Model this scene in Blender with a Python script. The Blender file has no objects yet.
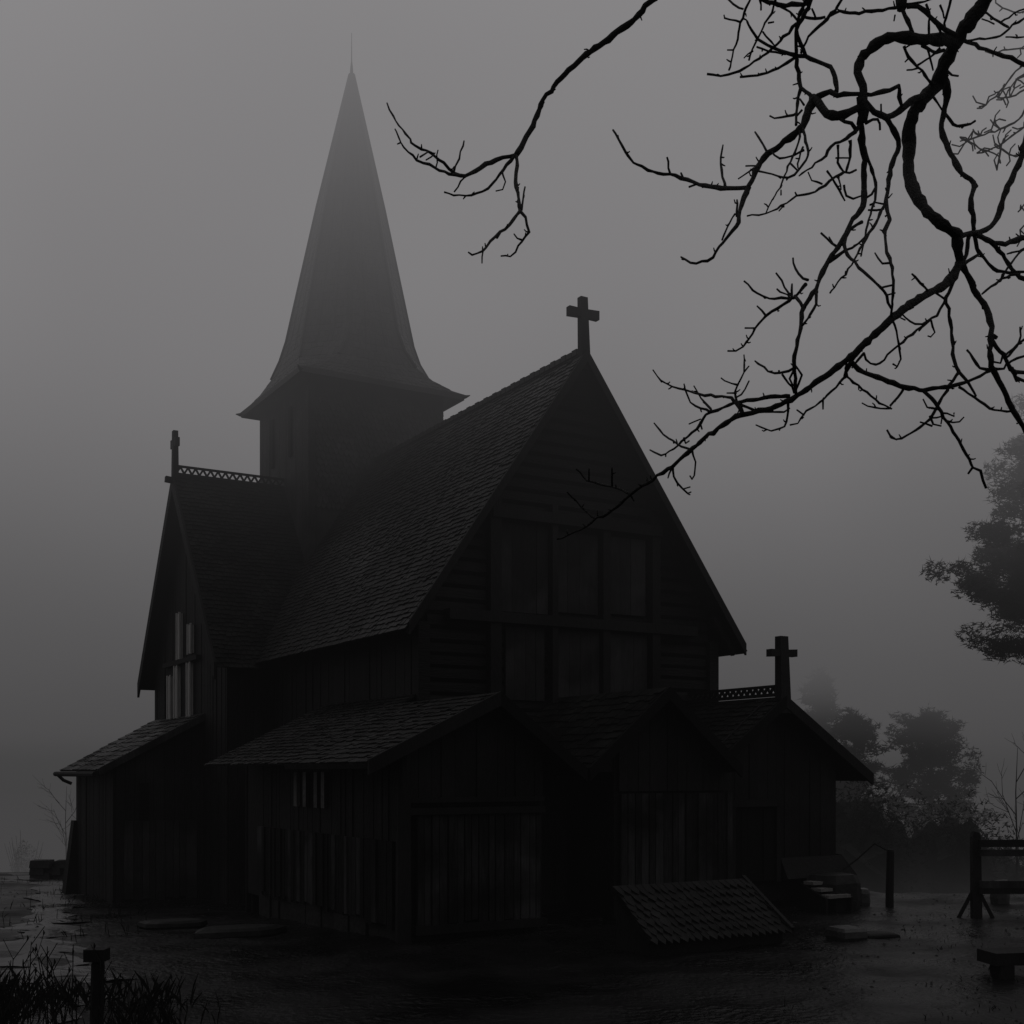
import bpy, math, random
from mathutils import Vector, noise
R = random.Random(7)
V = Vector
scene = bpy.context.scene
COL = scene.collection
rad = math.radians

# ------------------------------------------------------------------ helpers
class MB:
    """collects faces of one mesh, with a tone per face"""
    def __init__(self): self.v = []; self.f = []; self.t = []
    def add(self, vs, fs, tone=None):
        b = len(self.v); t = R.random() if tone is None else tone
        self.v += [tuple(p) for p in vs]
        self.f += [tuple(b + i for i in q) for q in fs]
        self.t += [t] * len(fs)
    def hexa(self, p, tone=None):
        """p: 4 bottom (ccw from above) + 4 top"""
        self.add(p, [(3, 2, 1, 0), (4, 5, 6, 7), (0, 1, 5, 4), (1, 2, 6, 5), (2, 3, 7, 6), (3, 0, 4, 7)], tone)
    def box(self, x0, x1, y0, y1, z0, z1, tone=None):
        self.hexa([(x0, y0, z0), (x1, y0, z0), (x1, y1, z0), (x0, y1, z0), (x0, y0, z1), (x1, y0, z1), (x1, y1, z1), (x0, y1, z1)], tone)
    def prism(self, poly, off, tone=None):
        n = len(poly); off = V(off)
        a = [V(p) for p in poly]; b = [p + off for p in a]
        self.add(a + b, [tuple(range(n))[::-1], tuple(range(n, 2 * n))] + [(i, (i + 1) % n, n + (i + 1) % n, n + i) for i in range(n)], tone)
    def bar(self, a, b, w, h, up=(0, 0, 1), tone=None):
        a = V(a); b = V(b); d = (b - a).normalized()
        s = d.cross(V(up)); s = (s if s.length > 1e-4 else d.cross(V((1, 0, 0)))).normalized(); u = s.cross(d)
        s *= w / 2; u *= h / 2
        self.hexa([a - s - u, a + s - u, b + s - u, b - s - u, a - s + u, a + s + u, b + s + u, b - s + u], tone)
    def tube(self, pts, rr, sides=6, rough=0.0, tone=None):
        pts = [V(p) for p in pts]; n = len(pts); vs = []; fs = []
        prev = None
        for i, p in enumerate(pts):
            d = (pts[min(i + 1, n - 1)] - pts[max(i - 1, 0)])
            d = d.normalized() if d.length > 1e-9 else V((0, 0, 1))
            if prev is None:
                s = d.cross(V((0.3, 1, 0.2))); s = s.normalized() if s.length > 1e-3 else V((1, 0, 0))
            else:
                s = (prev - d * prev.dot(d)); s = s.normalized() if s.length > 1e-4 else prev
            prev = s; u = d.cross(s)
            for k in range(sides):
                a = 2 * math.pi * k / sides
                r = rr[i] * (1 + rough * (R.random() - .5) * 2)
                vs.append(p + (s * math.cos(a) + u * math.sin(a)) * r)
        for i in range(n - 1):
            for k in range(sides):
                k2 = (k + 1) % sides
                fs.append((i * sides + k, i * sides + k2, (i + 1) * sides + k2, (i + 1) * sides + k))
        fs += [tuple(range(sides))[::-1], tuple(range((n - 1) * sides, n * sides))]
        self.add(vs, fs, tone)
    def build(self, name, mat, parent=None, smooth=False):
        me = bpy.data.meshes.new(name)
        me.from_pydata(self.v, [], self.f)
        at = me.attributes.new('tone', 'FLOAT', 'FACE')
        at.data.foreach_set('value', self.t)
        if smooth: me.polygons.foreach_set('use_smooth', [True] * len(me.polygons))
        me.materials.append(mat)
        me.update()
        o = bpy.data.objects.new(name, me); COL.objects.link(o)
        if parent: o.parent = parent
        return o

def tag(o, label=None, cat=None, group=None, kind=None):
    if label: o['label'] = label
    if cat: o['category'] = cat
    if group: o['group'] = group
    if kind: o['kind'] = kind
    return o
def thing(name, label, cat, loc=(0, 0, 0), rz=0, group=None):
    o = bpy.data.objects.new(name, None); COL.objects.link(o)
    o.location = loc; o.rotation_euler = (0, 0, rz); o.empty_display_size = .2
    return tag(o, label, cat, group)
def sstep(a, b, x):
    t = max(0., min(1., (x - a) / (b - a))); return t * t * (3 - 2 * t)
def lerp(a, b, t): return a + (b - a) * t

# ------------------------------------------------------------------ materials
def mat(name, base, rough=.7, spec=.3, var=.6, grain=None, bump=.0, bscale=30., rvar=0., nscale=4., coord='Object', patch=0., pscale=.55):
    """procedural surface: base colour varied per face tone and by noise, optional stretched grain and bump"""
    m = bpy.data.materials.new(name); m.use_nodes = True
    nt = m.node_tree; N = nt.nodes; L = nt.links
    b = N['Principled BSDF']; b.inputs['Specular IOR Level'].default_value = spec
    tc = N.new('ShaderNodeTexCoord')
    mp = N.new('ShaderNodeMapping'); L.new(tc.outputs[coord], mp.inputs[0])
    if grain: mp.inputs['Scale'].default_value = grain
    n1 = N.new('ShaderNodeTexNoise'); n1.inputs['Scale'].default_value = nscale; n1.inputs['Detail'].default_value = 6; n1.inputs['Roughness'].default_value = .65
    L.new(mp.outputs[0], n1.inputs[0])
    at = N.new('ShaderNodeAttribute'); at.attribute_name = 'tone'
    add = N.new('ShaderNodeMath'); add.operation = 'MULTIPLY_ADD'; add.inputs[1].default_value = .55
    L.new(at.outputs['Fac'], add.inputs[0]); L.new(n1.outputs['Fac'], add.inputs[2])
    mr = N.new('ShaderNodeMapRange'); mr.inputs[1].default_value = .25; mr.inputs[2].default_value = 1.1
    mr.inputs[3].default_value = 1 - var; mr.inputs[4].default_value = 1 + var
    L.new(add.outputs[0], mr.inputs[0])
    mx = N.new('ShaderNodeVectorMath'); mx.operation = 'SCALE'; mx.inputs[0].default_value = base
    fac = mr.outputs[0]
    if patch:   # broad weathered tone patches, also standing in for lit rows and glints
        np_ = N.new('ShaderNodeTexNoise'); np_.inputs['Scale'].default_value = pscale; np_.inputs['Detail'].default_value = 4; np_.inputs['Distortion'].default_value = .6
        L.new(tc.outputs[coord], np_.inputs[0])
        pr_ = N.new('ShaderNodeMapRange'); pr_.inputs[1].default_value = .38; pr_.inputs[2].default_value = .68; pr_.inputs[3].default_value = 1 - patch; pr_.inputs[4].default_value = 1 + patch * 1.6
        L.new(np_.outputs['Fac'], pr_.inputs[0])
        pm_ = N.new('ShaderNodeMath'); pm_.operation = 'MULTIPLY'; L.new(fac, pm_.inputs[0]); L.new(pr_.outputs[0], pm_.inputs[1]); fac = pm_.outputs[0]
    L.new(fac, mx.inputs['Scale']); L.new(mx.outputs[0], b.inputs['Base Color'])
    if rvar:
        n3 = N.new('ShaderNodeTexNoise'); n3.inputs['Scale'].default_value = nscale * .35; n3.inputs['Detail'].default_value = 5
        L.new(tc.outputs[coord], n3.inputs[0])
        r2 = N.new('ShaderNodeMapRange'); r2.inputs[1].default_value = .35; r2.inputs[2].default_value = .65
        r2.inputs[3].default_value = rough - rvar; r2.inputs[4].default_value = rough + rvar
        L.new(n3.outputs['Fac'], r2.inputs[0]); L.new(r2.outputs[0], b.inputs['Roughness'])
    else: b.inputs['Roughness'].default_value = rough
    if bump:
        n2 = N.new('ShaderNodeTexNoise'); n2.inputs['Scale'].default_value = bscale; n2.inputs['Detail'].default_value = 8
        L.new(mp.outputs[0], n2.inputs[0])
        bp = N.new('ShaderNodeBump'); bp.inputs['Strength'].default_value = bump; bp.inputs['Distance'].default_value = .03
        L.new(n2.outputs['Fac'], bp.inputs['Height']); L.new(bp.outputs[0], b.inputs['Normal'])
    return m
M = dict(
    tar=mat('tarred_wood', (.0046, .0044, .0045), .65, .15, .7, (8, 8, 1.2), .5, 6, patch=.5, pscale=.7),
    log=mat('tarred_logs', (.0046, .0044, .0045), .65, .15, .6, (1.2, 8, 8), .5, 6, patch=.5, pscale=.6),
    grey=mat('weathered_planks', (.012, .012, .0123), .7, .12, .95, (9, 9, .8), .5, 6, patch=.75, pscale=1.3),
    panel=mat('gable_boards', (.0125, .0122, .0125), .7, .15, .6, (8, 8, .8), .4, 6, patch=.5, pscale=1.1),
    pale=mat('pale_boards', (.27, .267, .26), .7, .3, .35, (6, 6, .7), .4, 6),
    shingle=mat('wet_shingles', (.0054, .0053, .0051), .5, .2, .9, None, .35, 18, .12, 3, patch=.7, pscale=.9),
    farsh=mat('high_roof_shingles', (.0066, .0064, .0062), .52, .2, .42, None, .3, 10, .12, 2, patch=.8, pscale=.42),
    dark=mat('shaded_shingles', (.0036, .0037, .0034), .7, .1, .8, None, .35, 18, .12, 3, patch=.6, pscale=1.2),  # darker shingle copy, shade on the low roofs and transept put into colour
    hatch=mat('old_shingles', (.0027, .0027, .0026), .6, .12, .95, None, .3, 18, .1, 3, patch=.85, pscale=2.2),
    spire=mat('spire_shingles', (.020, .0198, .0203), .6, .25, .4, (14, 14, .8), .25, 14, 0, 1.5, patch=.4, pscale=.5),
    stone=mat('dark_stone', (.0065, .0065, .0065), .65, .2, .6, None, .6, 9, .15, 4),
    dimpale=mat('worn_slats', (.11, .108, .105), .7, .2, .5, (6, 6, .7), .4, 6),
    slab=mat('wet_slab_stone', (.024, .024, .024), .45, .4, .5, None, .5, 9, .12, 4),
    bark=mat('wet_bark', (.009, .0088, .0085), .8, .15, .5, None, .8, 60, 0, 20),
    needle=mat('pine_needles', (.013, .0145, .0135), .85, .1, .6),
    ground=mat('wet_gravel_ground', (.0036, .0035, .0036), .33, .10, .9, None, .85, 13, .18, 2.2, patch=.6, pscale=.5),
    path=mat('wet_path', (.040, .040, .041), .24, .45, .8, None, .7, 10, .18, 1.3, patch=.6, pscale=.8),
    grass=mat('dead_grass', (.009, .009, .0084), .9, .04, .7),
    black=mat('shade_black', (.002, .002, .002), .8, .1, .3),  # near-black colour stands in for shade inside openings and on low bargeboards
)

# ------------------------------------------------------------------ camera
F = 1220.0; HC = 2.0
cam_d = bpy.data.cameras.new('camera'); cam = bpy.data.objects.new('camera', cam_d); COL.objects.link(cam)
cam.location = (0, 0, HC); cam.rotation_euler = (rad(90), 0, 0)
cam_d.sensor_width = 36; cam_d.lens = F / 1024 * 36; cam_d.shift_y = 260 / 1024
cam_d.clip_start = .05; cam_d.clip_end = 3000
scene.camera = cam
def at(x, y, Y): return V(((x - 512) / F * Y, Y, HC + (772 - y) / F * Y))

# ------------------------------------------------------------------ terrain
def ground_z(x, y):
    left = 1 - sstep(-4, 1, x)
    z = -.045 * max(0., min(y, 36) - 14) * left
    edge = lerp(35., 19.3, sstep(3.5, 6.5, x))
    d = y - edge
    if d > 0: z -= min(26., .16 * d * d / (d + 3))
    z += .05 * noise.noise(V((x * .45, y * .45, 1))) + (.03 * noise.noise(V((x * 1.7, y * 1.7, 5))) + .022 * noise.noise(V((x * 3.9, y * 3.9, 8)))) * (1 if y < 45 else 0)
    if y > 45: z += 1.5 * noise.noise(V((x * .03, y * .03, 9)))
    return z
def axis(a, b, step, lo, hi):
    xs = []; n = int(round((b - a) / step))
    xs = [a + i * step for i in range(n + 1)]
    s = step; p = b
    while p < hi: s *= 1.22; p += s; xs.append(p)
    s = step; p = a
    while p > lo: s *= 1.22; p -= s; xs.insert(0, p)
    return xs
def build_ground():
    xs = axis(-13, 11, .12, -700, 700); ys = axis(2, 38, .12, -60, 900)
    m = MB(); nx = len(xs)
    m.v = [(x, y, ground_z(x, y)) for y in ys for x in xs]
    m.f = [(j * nx + i, j * nx + i + 1, (j + 1) * nx + i + 1, (j + 1) * nx + i) for j in range(len(ys) - 1) for i in range(nx - 1)]
    m.t = [.5] * len(m.f)
    tag(m.build('ground', M['ground'], smooth=True), kind='structure')
build_ground()
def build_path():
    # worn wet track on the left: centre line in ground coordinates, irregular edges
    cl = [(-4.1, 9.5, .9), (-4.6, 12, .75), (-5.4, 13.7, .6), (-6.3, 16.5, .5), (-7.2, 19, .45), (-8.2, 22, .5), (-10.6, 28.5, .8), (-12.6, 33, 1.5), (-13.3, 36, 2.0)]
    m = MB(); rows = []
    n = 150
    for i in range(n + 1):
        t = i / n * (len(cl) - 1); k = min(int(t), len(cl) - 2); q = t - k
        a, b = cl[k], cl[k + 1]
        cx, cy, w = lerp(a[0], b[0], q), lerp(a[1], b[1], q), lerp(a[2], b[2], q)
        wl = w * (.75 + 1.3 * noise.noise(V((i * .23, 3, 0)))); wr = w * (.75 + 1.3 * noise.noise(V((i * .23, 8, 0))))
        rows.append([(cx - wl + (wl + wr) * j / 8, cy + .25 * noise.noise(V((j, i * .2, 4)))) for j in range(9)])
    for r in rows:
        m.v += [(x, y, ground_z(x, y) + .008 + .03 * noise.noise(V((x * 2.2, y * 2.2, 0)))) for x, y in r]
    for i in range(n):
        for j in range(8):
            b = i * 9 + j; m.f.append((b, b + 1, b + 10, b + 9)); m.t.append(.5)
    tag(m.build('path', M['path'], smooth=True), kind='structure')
build_path()

# ------------------------------------------------------------------ church
ch = thing('church', 'dark timber church with steep shingled roofs, tall spire and roof crosses', 'church', (-3.413, 25.70, 0), rad(30.6))

def shingles(mb, A, B, C, D, expo=.13, w=.13, th=.014, point=0., lift=0.):
    """overlapping shingles on the patch A,B (eave) C,D (top), each a slab of its own"""
    A, B, C, D = map(V, (A, B, C, D))
    n = (B - A).cross(D - A)
    if n.length < 1e-6: n = (B - A).cross(C - A)
    n.normalize()
    rows = max(1, int(round(((D - A).length + (C - B).length) / 2 / expo)))
    def P(u, v): return (A + (B - A) * u) * (1 - v) + (D + (C - D) * u) * v
    for i in range(rows):
        v0 = i / rows; v1 = min(1., (i + 1.25) / rows)
        ln = (P(1, v0) - P(0, v0)).length
        k = max(1, int(round(ln / w)))
        us = [0.] + [min(1., max(0., (j + (.5 if i % 2 else 0) + R.uniform(-.15, .15)) / k)) for j in range(1 if not i % 2 else 0, k)] + [1.]
        us = sorted(set(us))
        for j in range(len(us) - 1):
            u0, u1 = us[j], us[j + 1]
            if (u1 - u0) * ln < .02: continue
            g = .004 / max(ln, .05)
            jl = R.gauss(0, .13) / rows; up = th * (1.5 + R.uniform(-.3, .6)); up2 = up + R.uniform(-.004, .004)
            vb = max(0., v0 + jl) if i else v0 + (R.uniform(-.05, .05) / rows)
            a, b_, c, d = P(u0 + g, vb) + n * up, P(u1 - g, vb) + n * up2, P(u1 - g, v1) + n * .003, P(u0 + g, v1) + n * .003
            a2, b2 = a - n * th, b_ - n * th
            if point:
                mid = P((u0 + u1) / 2, max(-.2, vb - point / rows)) + n * up; mid2 = mid - n * th
                mb.add([a, mid, b_, c, d, a2, mid2, b2], [(0, 1, 2, 3, 4), (5, 6, 1, 0), (6, 7, 2, 1), (5, 0, 4), (2, 7, 3)])
            else:
                mb.add([a, b_, c, d, a2, b2], [(0, 1, 2, 3), (4, 5, 1, 0), (4, 0, 3), (1, 5, 2)])
def slope(mb, A, B, C, D, th=.07, **k):
    A, B, C, D = map(V, (A, B, C, D))
    n = (B - A).cross(C - A).normalized() * -th
    mb.hexa([A + n, B + n, C + n, D + n, A, B, C, D], .35)
    shingles(mb, A, B, C, D, **k)
def boards(mb, p0, p1, zb, ztop, w=.14, th=.035, jit=.012, gap=.007, tone=None, zjit=.0):
    """vertical boards from p0 to p1 (outside is to the right of p0->p1); ztop: number or function of distance"""
    p0 = V((p0[0], p0[1], 0)); p1 = V((p1[0], p1[1], 0)); ln = (p1 - p0).length; d = (p1 - p0) / ln; o = V((d.y, -d.x, 0))
    f = ztop if callable(ztop) else (lambda s: ztop)
    s = 0.; streak = tone == 'streak'; streak2 = tone == 'worn'
    while s < ln - .01:
        if streak: tone = R.random() ** 4 * 2.0 - .45
        elif streak2: tone = R.random() ** 2 * .9 - .15
        e = min(ln, s + w * R.uniform(.75, 1.25))
        if ln - e < w * .3: e = ln
        z0, z1 = f(s), f(e)
        zb_ = zb + R.uniform(-zjit, zjit)
        if max(z0, z1) > zb + .03:
            a = p0 + d * (s + gap / 2); b = p0 + d * (e - gap / 2); t = o * (th + R.uniform(-jit, jit))
            z0 = max(z0, zb_ + .01); z1 = max(z1, zb_ + .01)
            up = V((0, 0, 1))
            mb.hexa([a + t + up * zb_, b + t + up * zb_, b + up * zb_, a + up * zb_, a + t + up * z0, b + t + up * z1, b + up * z1, a + up * z0], tone)
        s = e
def logs(mb, p0, p1, zb, zt, hw=None, h=.19, bulge=.035):
    """horizontal logs; hw(z) clips the log to the gable"""
    p0 = V((p0[0], p0[1], 0)); p1 = V((p1[0], p1[1], 0)); c = (p0 + p1) / 2; half = (p1 - p0).length / 2; d = (p1 - p0).normalized(); o = V((d.y, -d.x, 0))
    z = zb
    while z < zt - .02:
        e = min(zt, z + h * R.uniform(.9, 1.1))
        w0 = min(half, hw(z)) if hw else half; w1 = min(half, hw(e)) if hw else half
        if w0 < .04: break
        w1 = max(w1, .01); t = R.random(); bl = bulge * R.uniform(.8, 1.2)
        pr = [(0, z, w0), (bl, lerp(z, e, .25), lerp(w0, w1, .25)), (bl, lerp(z, e, .75), lerp(w0, w1, .75)), (0, e - .006, w1)]
        vs = [c - d * w + o * b + V((0, 0, zz)) for b, zz, w in pr] + [c + d * w + o * b + V((0, 0, zz)) for b, zz, w in pr]
        mb.add(vs, [(i, i + 4, i + 5, i + 1) for i in range(3)] + [(0, 1, 2, 3), (7, 6, 5, 4)], t)
        z = e
def crest(mb, a, b, h=.17, pitch=.13):
    """pierced ridge comb: two rails with zigzag slats between"""
    a = V(a); b = V(b); d = (b - a).normalized(); n = max(2, int((b - a).length / pitch)); st = (b - a).length / n
    up = V((0, 0, 1))
    mb.bar(a + up * .025, b + up * .025, .05, .05); mb.bar(a + up * (h - .02), b + up * (h - .02), .05, .04)
    for i in range(n):
        p = a + d * st * i; q = a + d * st * (i + 1); m_ = (p + q) / 2
        mb.bar(p + up * .045, m_ + up * (h - .03), .03, .035, (0, 0, 1)); mb.bar(m_ + up * (h - .03), q + up * .045, .03, .035, (0, 0, 1))
def cross(base, h, arm, wid, armz, th, axis='x', tilt=0.):
    """tapered timber cross standing on a ridge end; arms along local axis"""
    m = MB(); b = V(base)
    ax = V((1, 0, 0)) if axis == 'x' else V((0, 1, 0)); ay = V((0, 1, 0)) if axis == 'x' else V((1, 0, 0))
    tl = ax * tilt
    def sec(z, w, t): c = b + V((0, 0, z)) + tl * z; return [c - ax * w - ay * t, c + ax * w - ay * t, c + ax * w + ay * t, c - ax * w + ay * t]
    w = wid / 2; t = wid * .4
    m.hexa(sec(-.25, w * 1.15, t * 1.1) + sec(h, w * .9, t * .9), .4)
    c = b + V((0, 0, armz)) + tl * armz
    up = (V((0, 0, 1)) - ax * 0).normalized(); rt = (ax - V((0, 0, tilt))).normalized()
    for sg in (-1, 1):
        i0 = c + rt * sg * w * .9; i1 = c + rt * sg * arm / 2; k = th / 2; k2 = k * 1.12; tt = t * .85
        a_ = [i0 - up * k - ay * tt, i1 - up * k2 - ay * tt, i1 - up * k2 + ay * tt, i0 - up * k + ay * tt]
        b_ = [i0 + up * k - ay * tt, i1 + up * k2 - ay * tt, i1 + up * k2 + ay * tt, i0 + up * k + ay * tt]
        if sg < 0: a_ = [a_[1], a_[0], a_[3], a_[2]]; b_ = [b_[1], b_[0], b_[3], b_[2]]
        m.hexa(a_ + b_, .4)
    return m
def barge(p_low, p_top, out, w=.17, th=.045):
    """board along the rake, below the roof surface; out = outward direction"""
    m = MB(); a = V(p_low); b = V(p_top); a = a + (b - a) * .025; o = V(out) * th; dn = V((0, 0, -w * 1.5)); up = V((0, 0, .05))
    m.hexa([a + dn + o * 0, a + dn + o, b + dn + o, b + dn, a + up, a + up + o, b + up + o, b + up], .3)
    return m

# --- nave (arm towards the viewer)
NX = .06; RX = -.03
def nave_hw(z): return (8.12 - z) / 1.414
nw = MB()
logs(nw, (-2.52 + NX, -8.5), (2.52 + NX, -8.5), .3, 8.1, hw=nave_hw)
nw.prism([(-2.5 + NX, -8.49, .1), (2.5 + NX, -8.49, .1), (2.5 + NX, -8.49, 4.35), (NX, -8.49, 8.05), (-2.5 + NX, -8.49, 4.35)], (0, .1, 0), .3)
boards(nw, (-2.52, -1.6), (-2.52, -8.45), 2.2, 4.2, w=.16)
boards(nw, (2.64, -8.45), (2.64, -1.6), .2, 4.2, w=.16)
nw.box(-2.5, -2.4, -8.45, -1.6, .1, 4.25, .3); nw.box(2.5, 2.6, -8.45, -1.6, .1, 4.25, .3)
for sx in (-2.55, 2.65): nw.box(sx - .09, sx + .09, -8.62, -8.42, .2, 4.1, .4)
nave = nw.build('nave_wall', M['log'], ch)
for (x0, x1, z0, z1) in ((-1.31, -.49, 4.33, 5.62), (-.35, .41, 4.38, 5.58), (.60, 1.30, 4.42, 5.6), (-1.22, -.55, 3.05, 4.12), (-.35, .44, 3.05, 4.12), (.60, 1.34, 3.05, 4.12)):
    p = MB(); boards(p, (x0, -8.55), (x1, -8.55), z0, z1, w=.20, th=.03, jit=.006, gap=.006)
    p.build('shutter', M['panel'], nave)
fr = MB()
for x0, x1 in ((-1.52, -1.34), (-.47, -.37), (.44, .57), (1.37, 1.52)): fr.box(x0, x1, -8.68, -8.5, 2.9, 5.95, .3)
for z0, z1, z2 in ((4.15, 4.30, 2.2), (5.66, 5.82, 1.5)): fr.box(-z2, z2 + .03, -8.72, -8.52, z0, z1, .3)
fr.build('window_frame', M['tar'], nave)
nr = MB()
ya, yb = -8.9, -1.0
slope(nr, (-3.03 + NX, yb, 3.94), (-3.03 + NX, ya, 3.94), (RX, ya, 8.23), (RX, yb, 8.23), expo=.10, w=.11, th=.0024)
slope(nr, (3.03 + NX, ya, 3.94), (3.03 + NX, yb, 3.94), (RX, yb, 8.23), (RX, ya, 8.23), expo=.14, w=.15)
# cap boards along the ridge with small notches
for i in range(52): nr.box(RX - .07, RX + .07, ya + .15 * i, ya + .15 * i + .13, 8.2, 8.275 + .012 * (i % 2))
nvr = nr.build('nave_roof', M['farsh'], ch)
barge((-3.06 + NX, ya, 3.9), (RX, ya, 8.19), (0, -1, 0), .09).build('bargeboard', M['tar'], nvr)
barge((3.06 + NX, ya, 3.9), (RX, ya, 8.19), (0, -1, 0), .09).build('bargeboard', M['tar'], nvr)
ev = MB()   # rafter tails below the eaves
for i in range(10):
    y = ya + .2 + i * .7
    for s in (-1, 1): ev.bar((NX + s * 2.5, y, 4.47), (NX + s * 2.93, y, 3.90), .08, .08)
ev.build('rafter_tail', M['tar'], nvr)['kind'] = 'stuff'
cross((RX + .0, ya + .05, 8.2), .82, .53, .135, .585, .12, 'x', -.03).build('roof_cross', M['tar'], nvr)

# --- transept (arm to the left)
tw = MB()
def tr_hw(z): return (7.72 - z) / 1.43
boards(tw, (-3.4, 2.48), (-3.4, -2.48), 1.8, lambda s: min(4.1, 9) if False else min(7.7, 7.72 - 1.43 * abs(s - 2.48)), w=.15)
tw.prism([(-3.39, 2.45, -1.5), (-3.39, 2.45, 4.1), (-3.39, 0, 7.6), (-3.39, -2.45, 4.1), (-3.39, -2.45, -1.5)], (.1, 0, 0), .3)
boards(tw, (-3.4, -2.48), (-2.0, -2.48), 1.8, 4.1, w=.15); tw.box(-3.35, -2, -2.47, -2.38, -1.5, 4.1, .3)
boards(tw, (-1.5, 2.48), (-3.4, 2.48), 0, 4.1, w=.15); tw.box(-3.35, -1.5, 2.38, 2.47, 0, 4.1, .3)
tran = tw.build('transept_wall', M['tar'], ch)
for y, z0, z1 in ((1.12, 3.08, 3.95), (.60, 3.06, 4.12), (-.30, 3.06, 4.12), (.42, 4.25, 5.15), (-.36, 4.3, 4.85)):
    p = MB(); p.box(-3.50, -3.43, y - .11, y + .11, z0, z1, .5); p.box(-3.52, -3.49, y - .13, y - .08, z0 - .02, z1 + .02, .6); p.box(-3.52, -3.49, y + .08, y + .13, z0 - .02, z1 + .02, .6)
    p.build('window_board', M['pale'], tran)
for z_ in ((4.14, 4.23), (2.98, 3.05)):
    p = MB(); p.box(-3.53, -3.44, -.9, 1.5, z_[0], z_[1], .3); p.build('window_rail', M['tar'], tran)
tr = MB()
xa, xb = -3.70, -.8
slope(tr, (xa, -2.79, 3.84), (xb, -2.79, 3.84), (xb, 0, 7.80), (xa, 0, 7.80), expo=.105, w=.11, th=.0024)
slope(tr, (xb, 2.79, 3.80), (xa, 2.79, 3.80), (xa, 0, 7.80), (xb, 0, 7.80), expo=.14, w=.15)
trr = tr.build('transept_roof', M['dark'], ch)
barge((xa, -2.82, 3.78), (xa, 0, 7.76), (-1, 0, 0)).build('bargeboard', M['tar'], trr)
barge((xa, 2.82, 3.75), (xa, 0, 7.76), (-1, 0, 0)).build('bargeboard', M['tar'], trr)
m = MB(); crest(m, (xa + .05, 0, 7.80), (-1.4, 0, 7.80), .20, .15); m.build('ridge_crest', M['tar'], trr)
m = cross((xa + .02, 0, 7.8), .86, .36, .13, .62, .15, 'y'); m.bar((xa + .1, 0, 7.68), (xa - .17, .0, 7.70), .10, .11); m.build('roof_cross', M['tar'], trr)

# --- tower and spire
tb = MB(); T = 1.46
tb.box(-T + .03, T - .03, -T + .03, T - .03, 5.5, 9.9, .3)
boards(tb, (-T + .03, T), (-T + .03, -T), 5.6, 9.85, w=.19, th=.03, jit=.008)
boards(tb, (T, T - .03), (-T, T - .03), 5.6, 9.85, w=.2, th=.03)
shingles(tb, (-T, -T + .02, 7.2), (T, -T + .02, 7.2), (T, -T + .02, 9.85), (-T, -T + .02, 9.85), expo=.12, w=.11, point=.5)
shingles(tb, (T - .02, -T, 6.2), (T - .02, T, 6.2), (T - .02, T, 9.85), (T - .02, -T, 9.85), expo=.13, w=.12, point=.5)
tb.box(-T - .05, -T + .09, -T - .05, -T + .09, 6, 9.85, .4)
tower = tb.build('tower', M['panel'], ch)
for y in (.62, -.45):
    p = MB(); p.box(-T - .045, -T + .02, y - .07, y + .07, 8.35, 9.35, .2); p.build('louvre_opening', M['black'], tower)
sp = MB()
rings = [(9.70, 1.76, 1.72), (9.84, 1.68, 1.48), (10.0, 1.56, 1.14), (10.25, 1.43, .84), (10.6, 1.315, .64), (11.0, 1.215, .53), (13.9, .645, .267), (16.72, .035, .0145)]
def ring(z, a, b, corner=0):
    r = [V((a, -b, z)), V((a, b, z)), V((b, a, z)), V((-b, a, z)), V((-a, b, z)), V((-a, -b, z)), V((-b, -a, z)), V((b, -a, z))]
    return r
RG = [[p + V((.055, .03, 0)) * max(0., (r[0] - 10) / 6.8) for p in ring(*r)] for r in rings]
vs = [p * 1 for r in RG for p in r]
fs = [(i * 8 + k, i * 8 + (k + 1) % 8, (i + 1) * 8 + (k + 1) % 8, (i + 1) * 8 + k) for i in range(len(RG) - 1) for k in range(8)]
fs += [tuple(range(8))[::-1], tuple(range(len(vs) - 8, len(vs)))]
sp.add(vs, fs, .4)
for i in range(len(RG) - 1):
    for k in range(8):
        A, B, C, D = RG[i][k], RG[i][(k + 1) % 8], RG[i + 1][(k + 1) % 8], RG[i + 1][k]
        if i < len(RG) - 2: shingles(sp, A, B, C, D, expo=.17, w=.13, th=.004)
        else:
            C2 = B + (C - B) * .96; D2 = A + (D - A) * .96
            shingles(sp, A, B, C2, D2, expo=.19, w=.12, th=.003)
for k in range(8):     # hip rolls
    sp.tube([RG[i][k] for i in range(3, len(RG))], [.034] * (len(RG) - 3), 5, 0, .0)
for k in range(8):     # faint vertical seams on every face
    for q in (.33, .67):
        sp.tube([RG[i][k].lerp(RG[i][(k + 1) % 8], q) for i in range(4, len(RG))], [.014] * (len(RG) - 4), 4, 0, .15)
for sx in (-1, 1):     # curled corner tips
    for sy in (-1, 1):
        c = V((sx * 1.78, sy * 1.78, 9.74)); d = V((sx, sy, 0)).normalized()
        sp.tube([c - d * .30 + V((0, 0, .06)), c - d * .06 + V((0, 0, -.03)), c + d * .03 + V((0, 0, -.03)), c + d * .12 + V((0, 0, -.01))], [.06, .06, .035, .008], 6, 0, .3)
for s in range(4):     # eave board below the shingles
    a = [V((-1.76, -1.76, 9.70)), V((1.76, -1.76, 9.70)), V((1.76, 1.76, 9.70)), V((-1.76, 1.76, 9.70))]
    sp.bar(a[s], a[(s + 1) % 4], .05, .11, tone=.3)
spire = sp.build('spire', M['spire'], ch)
m = MB(); m.tube([(.05, .03, 16.6), (.05, .03, 16.85), (.05, .03, 17.0), (.05, .03, 17.6)], [.04, .03, .012, .006], 8); m.build('finial', M['tar'], spire)

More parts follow.
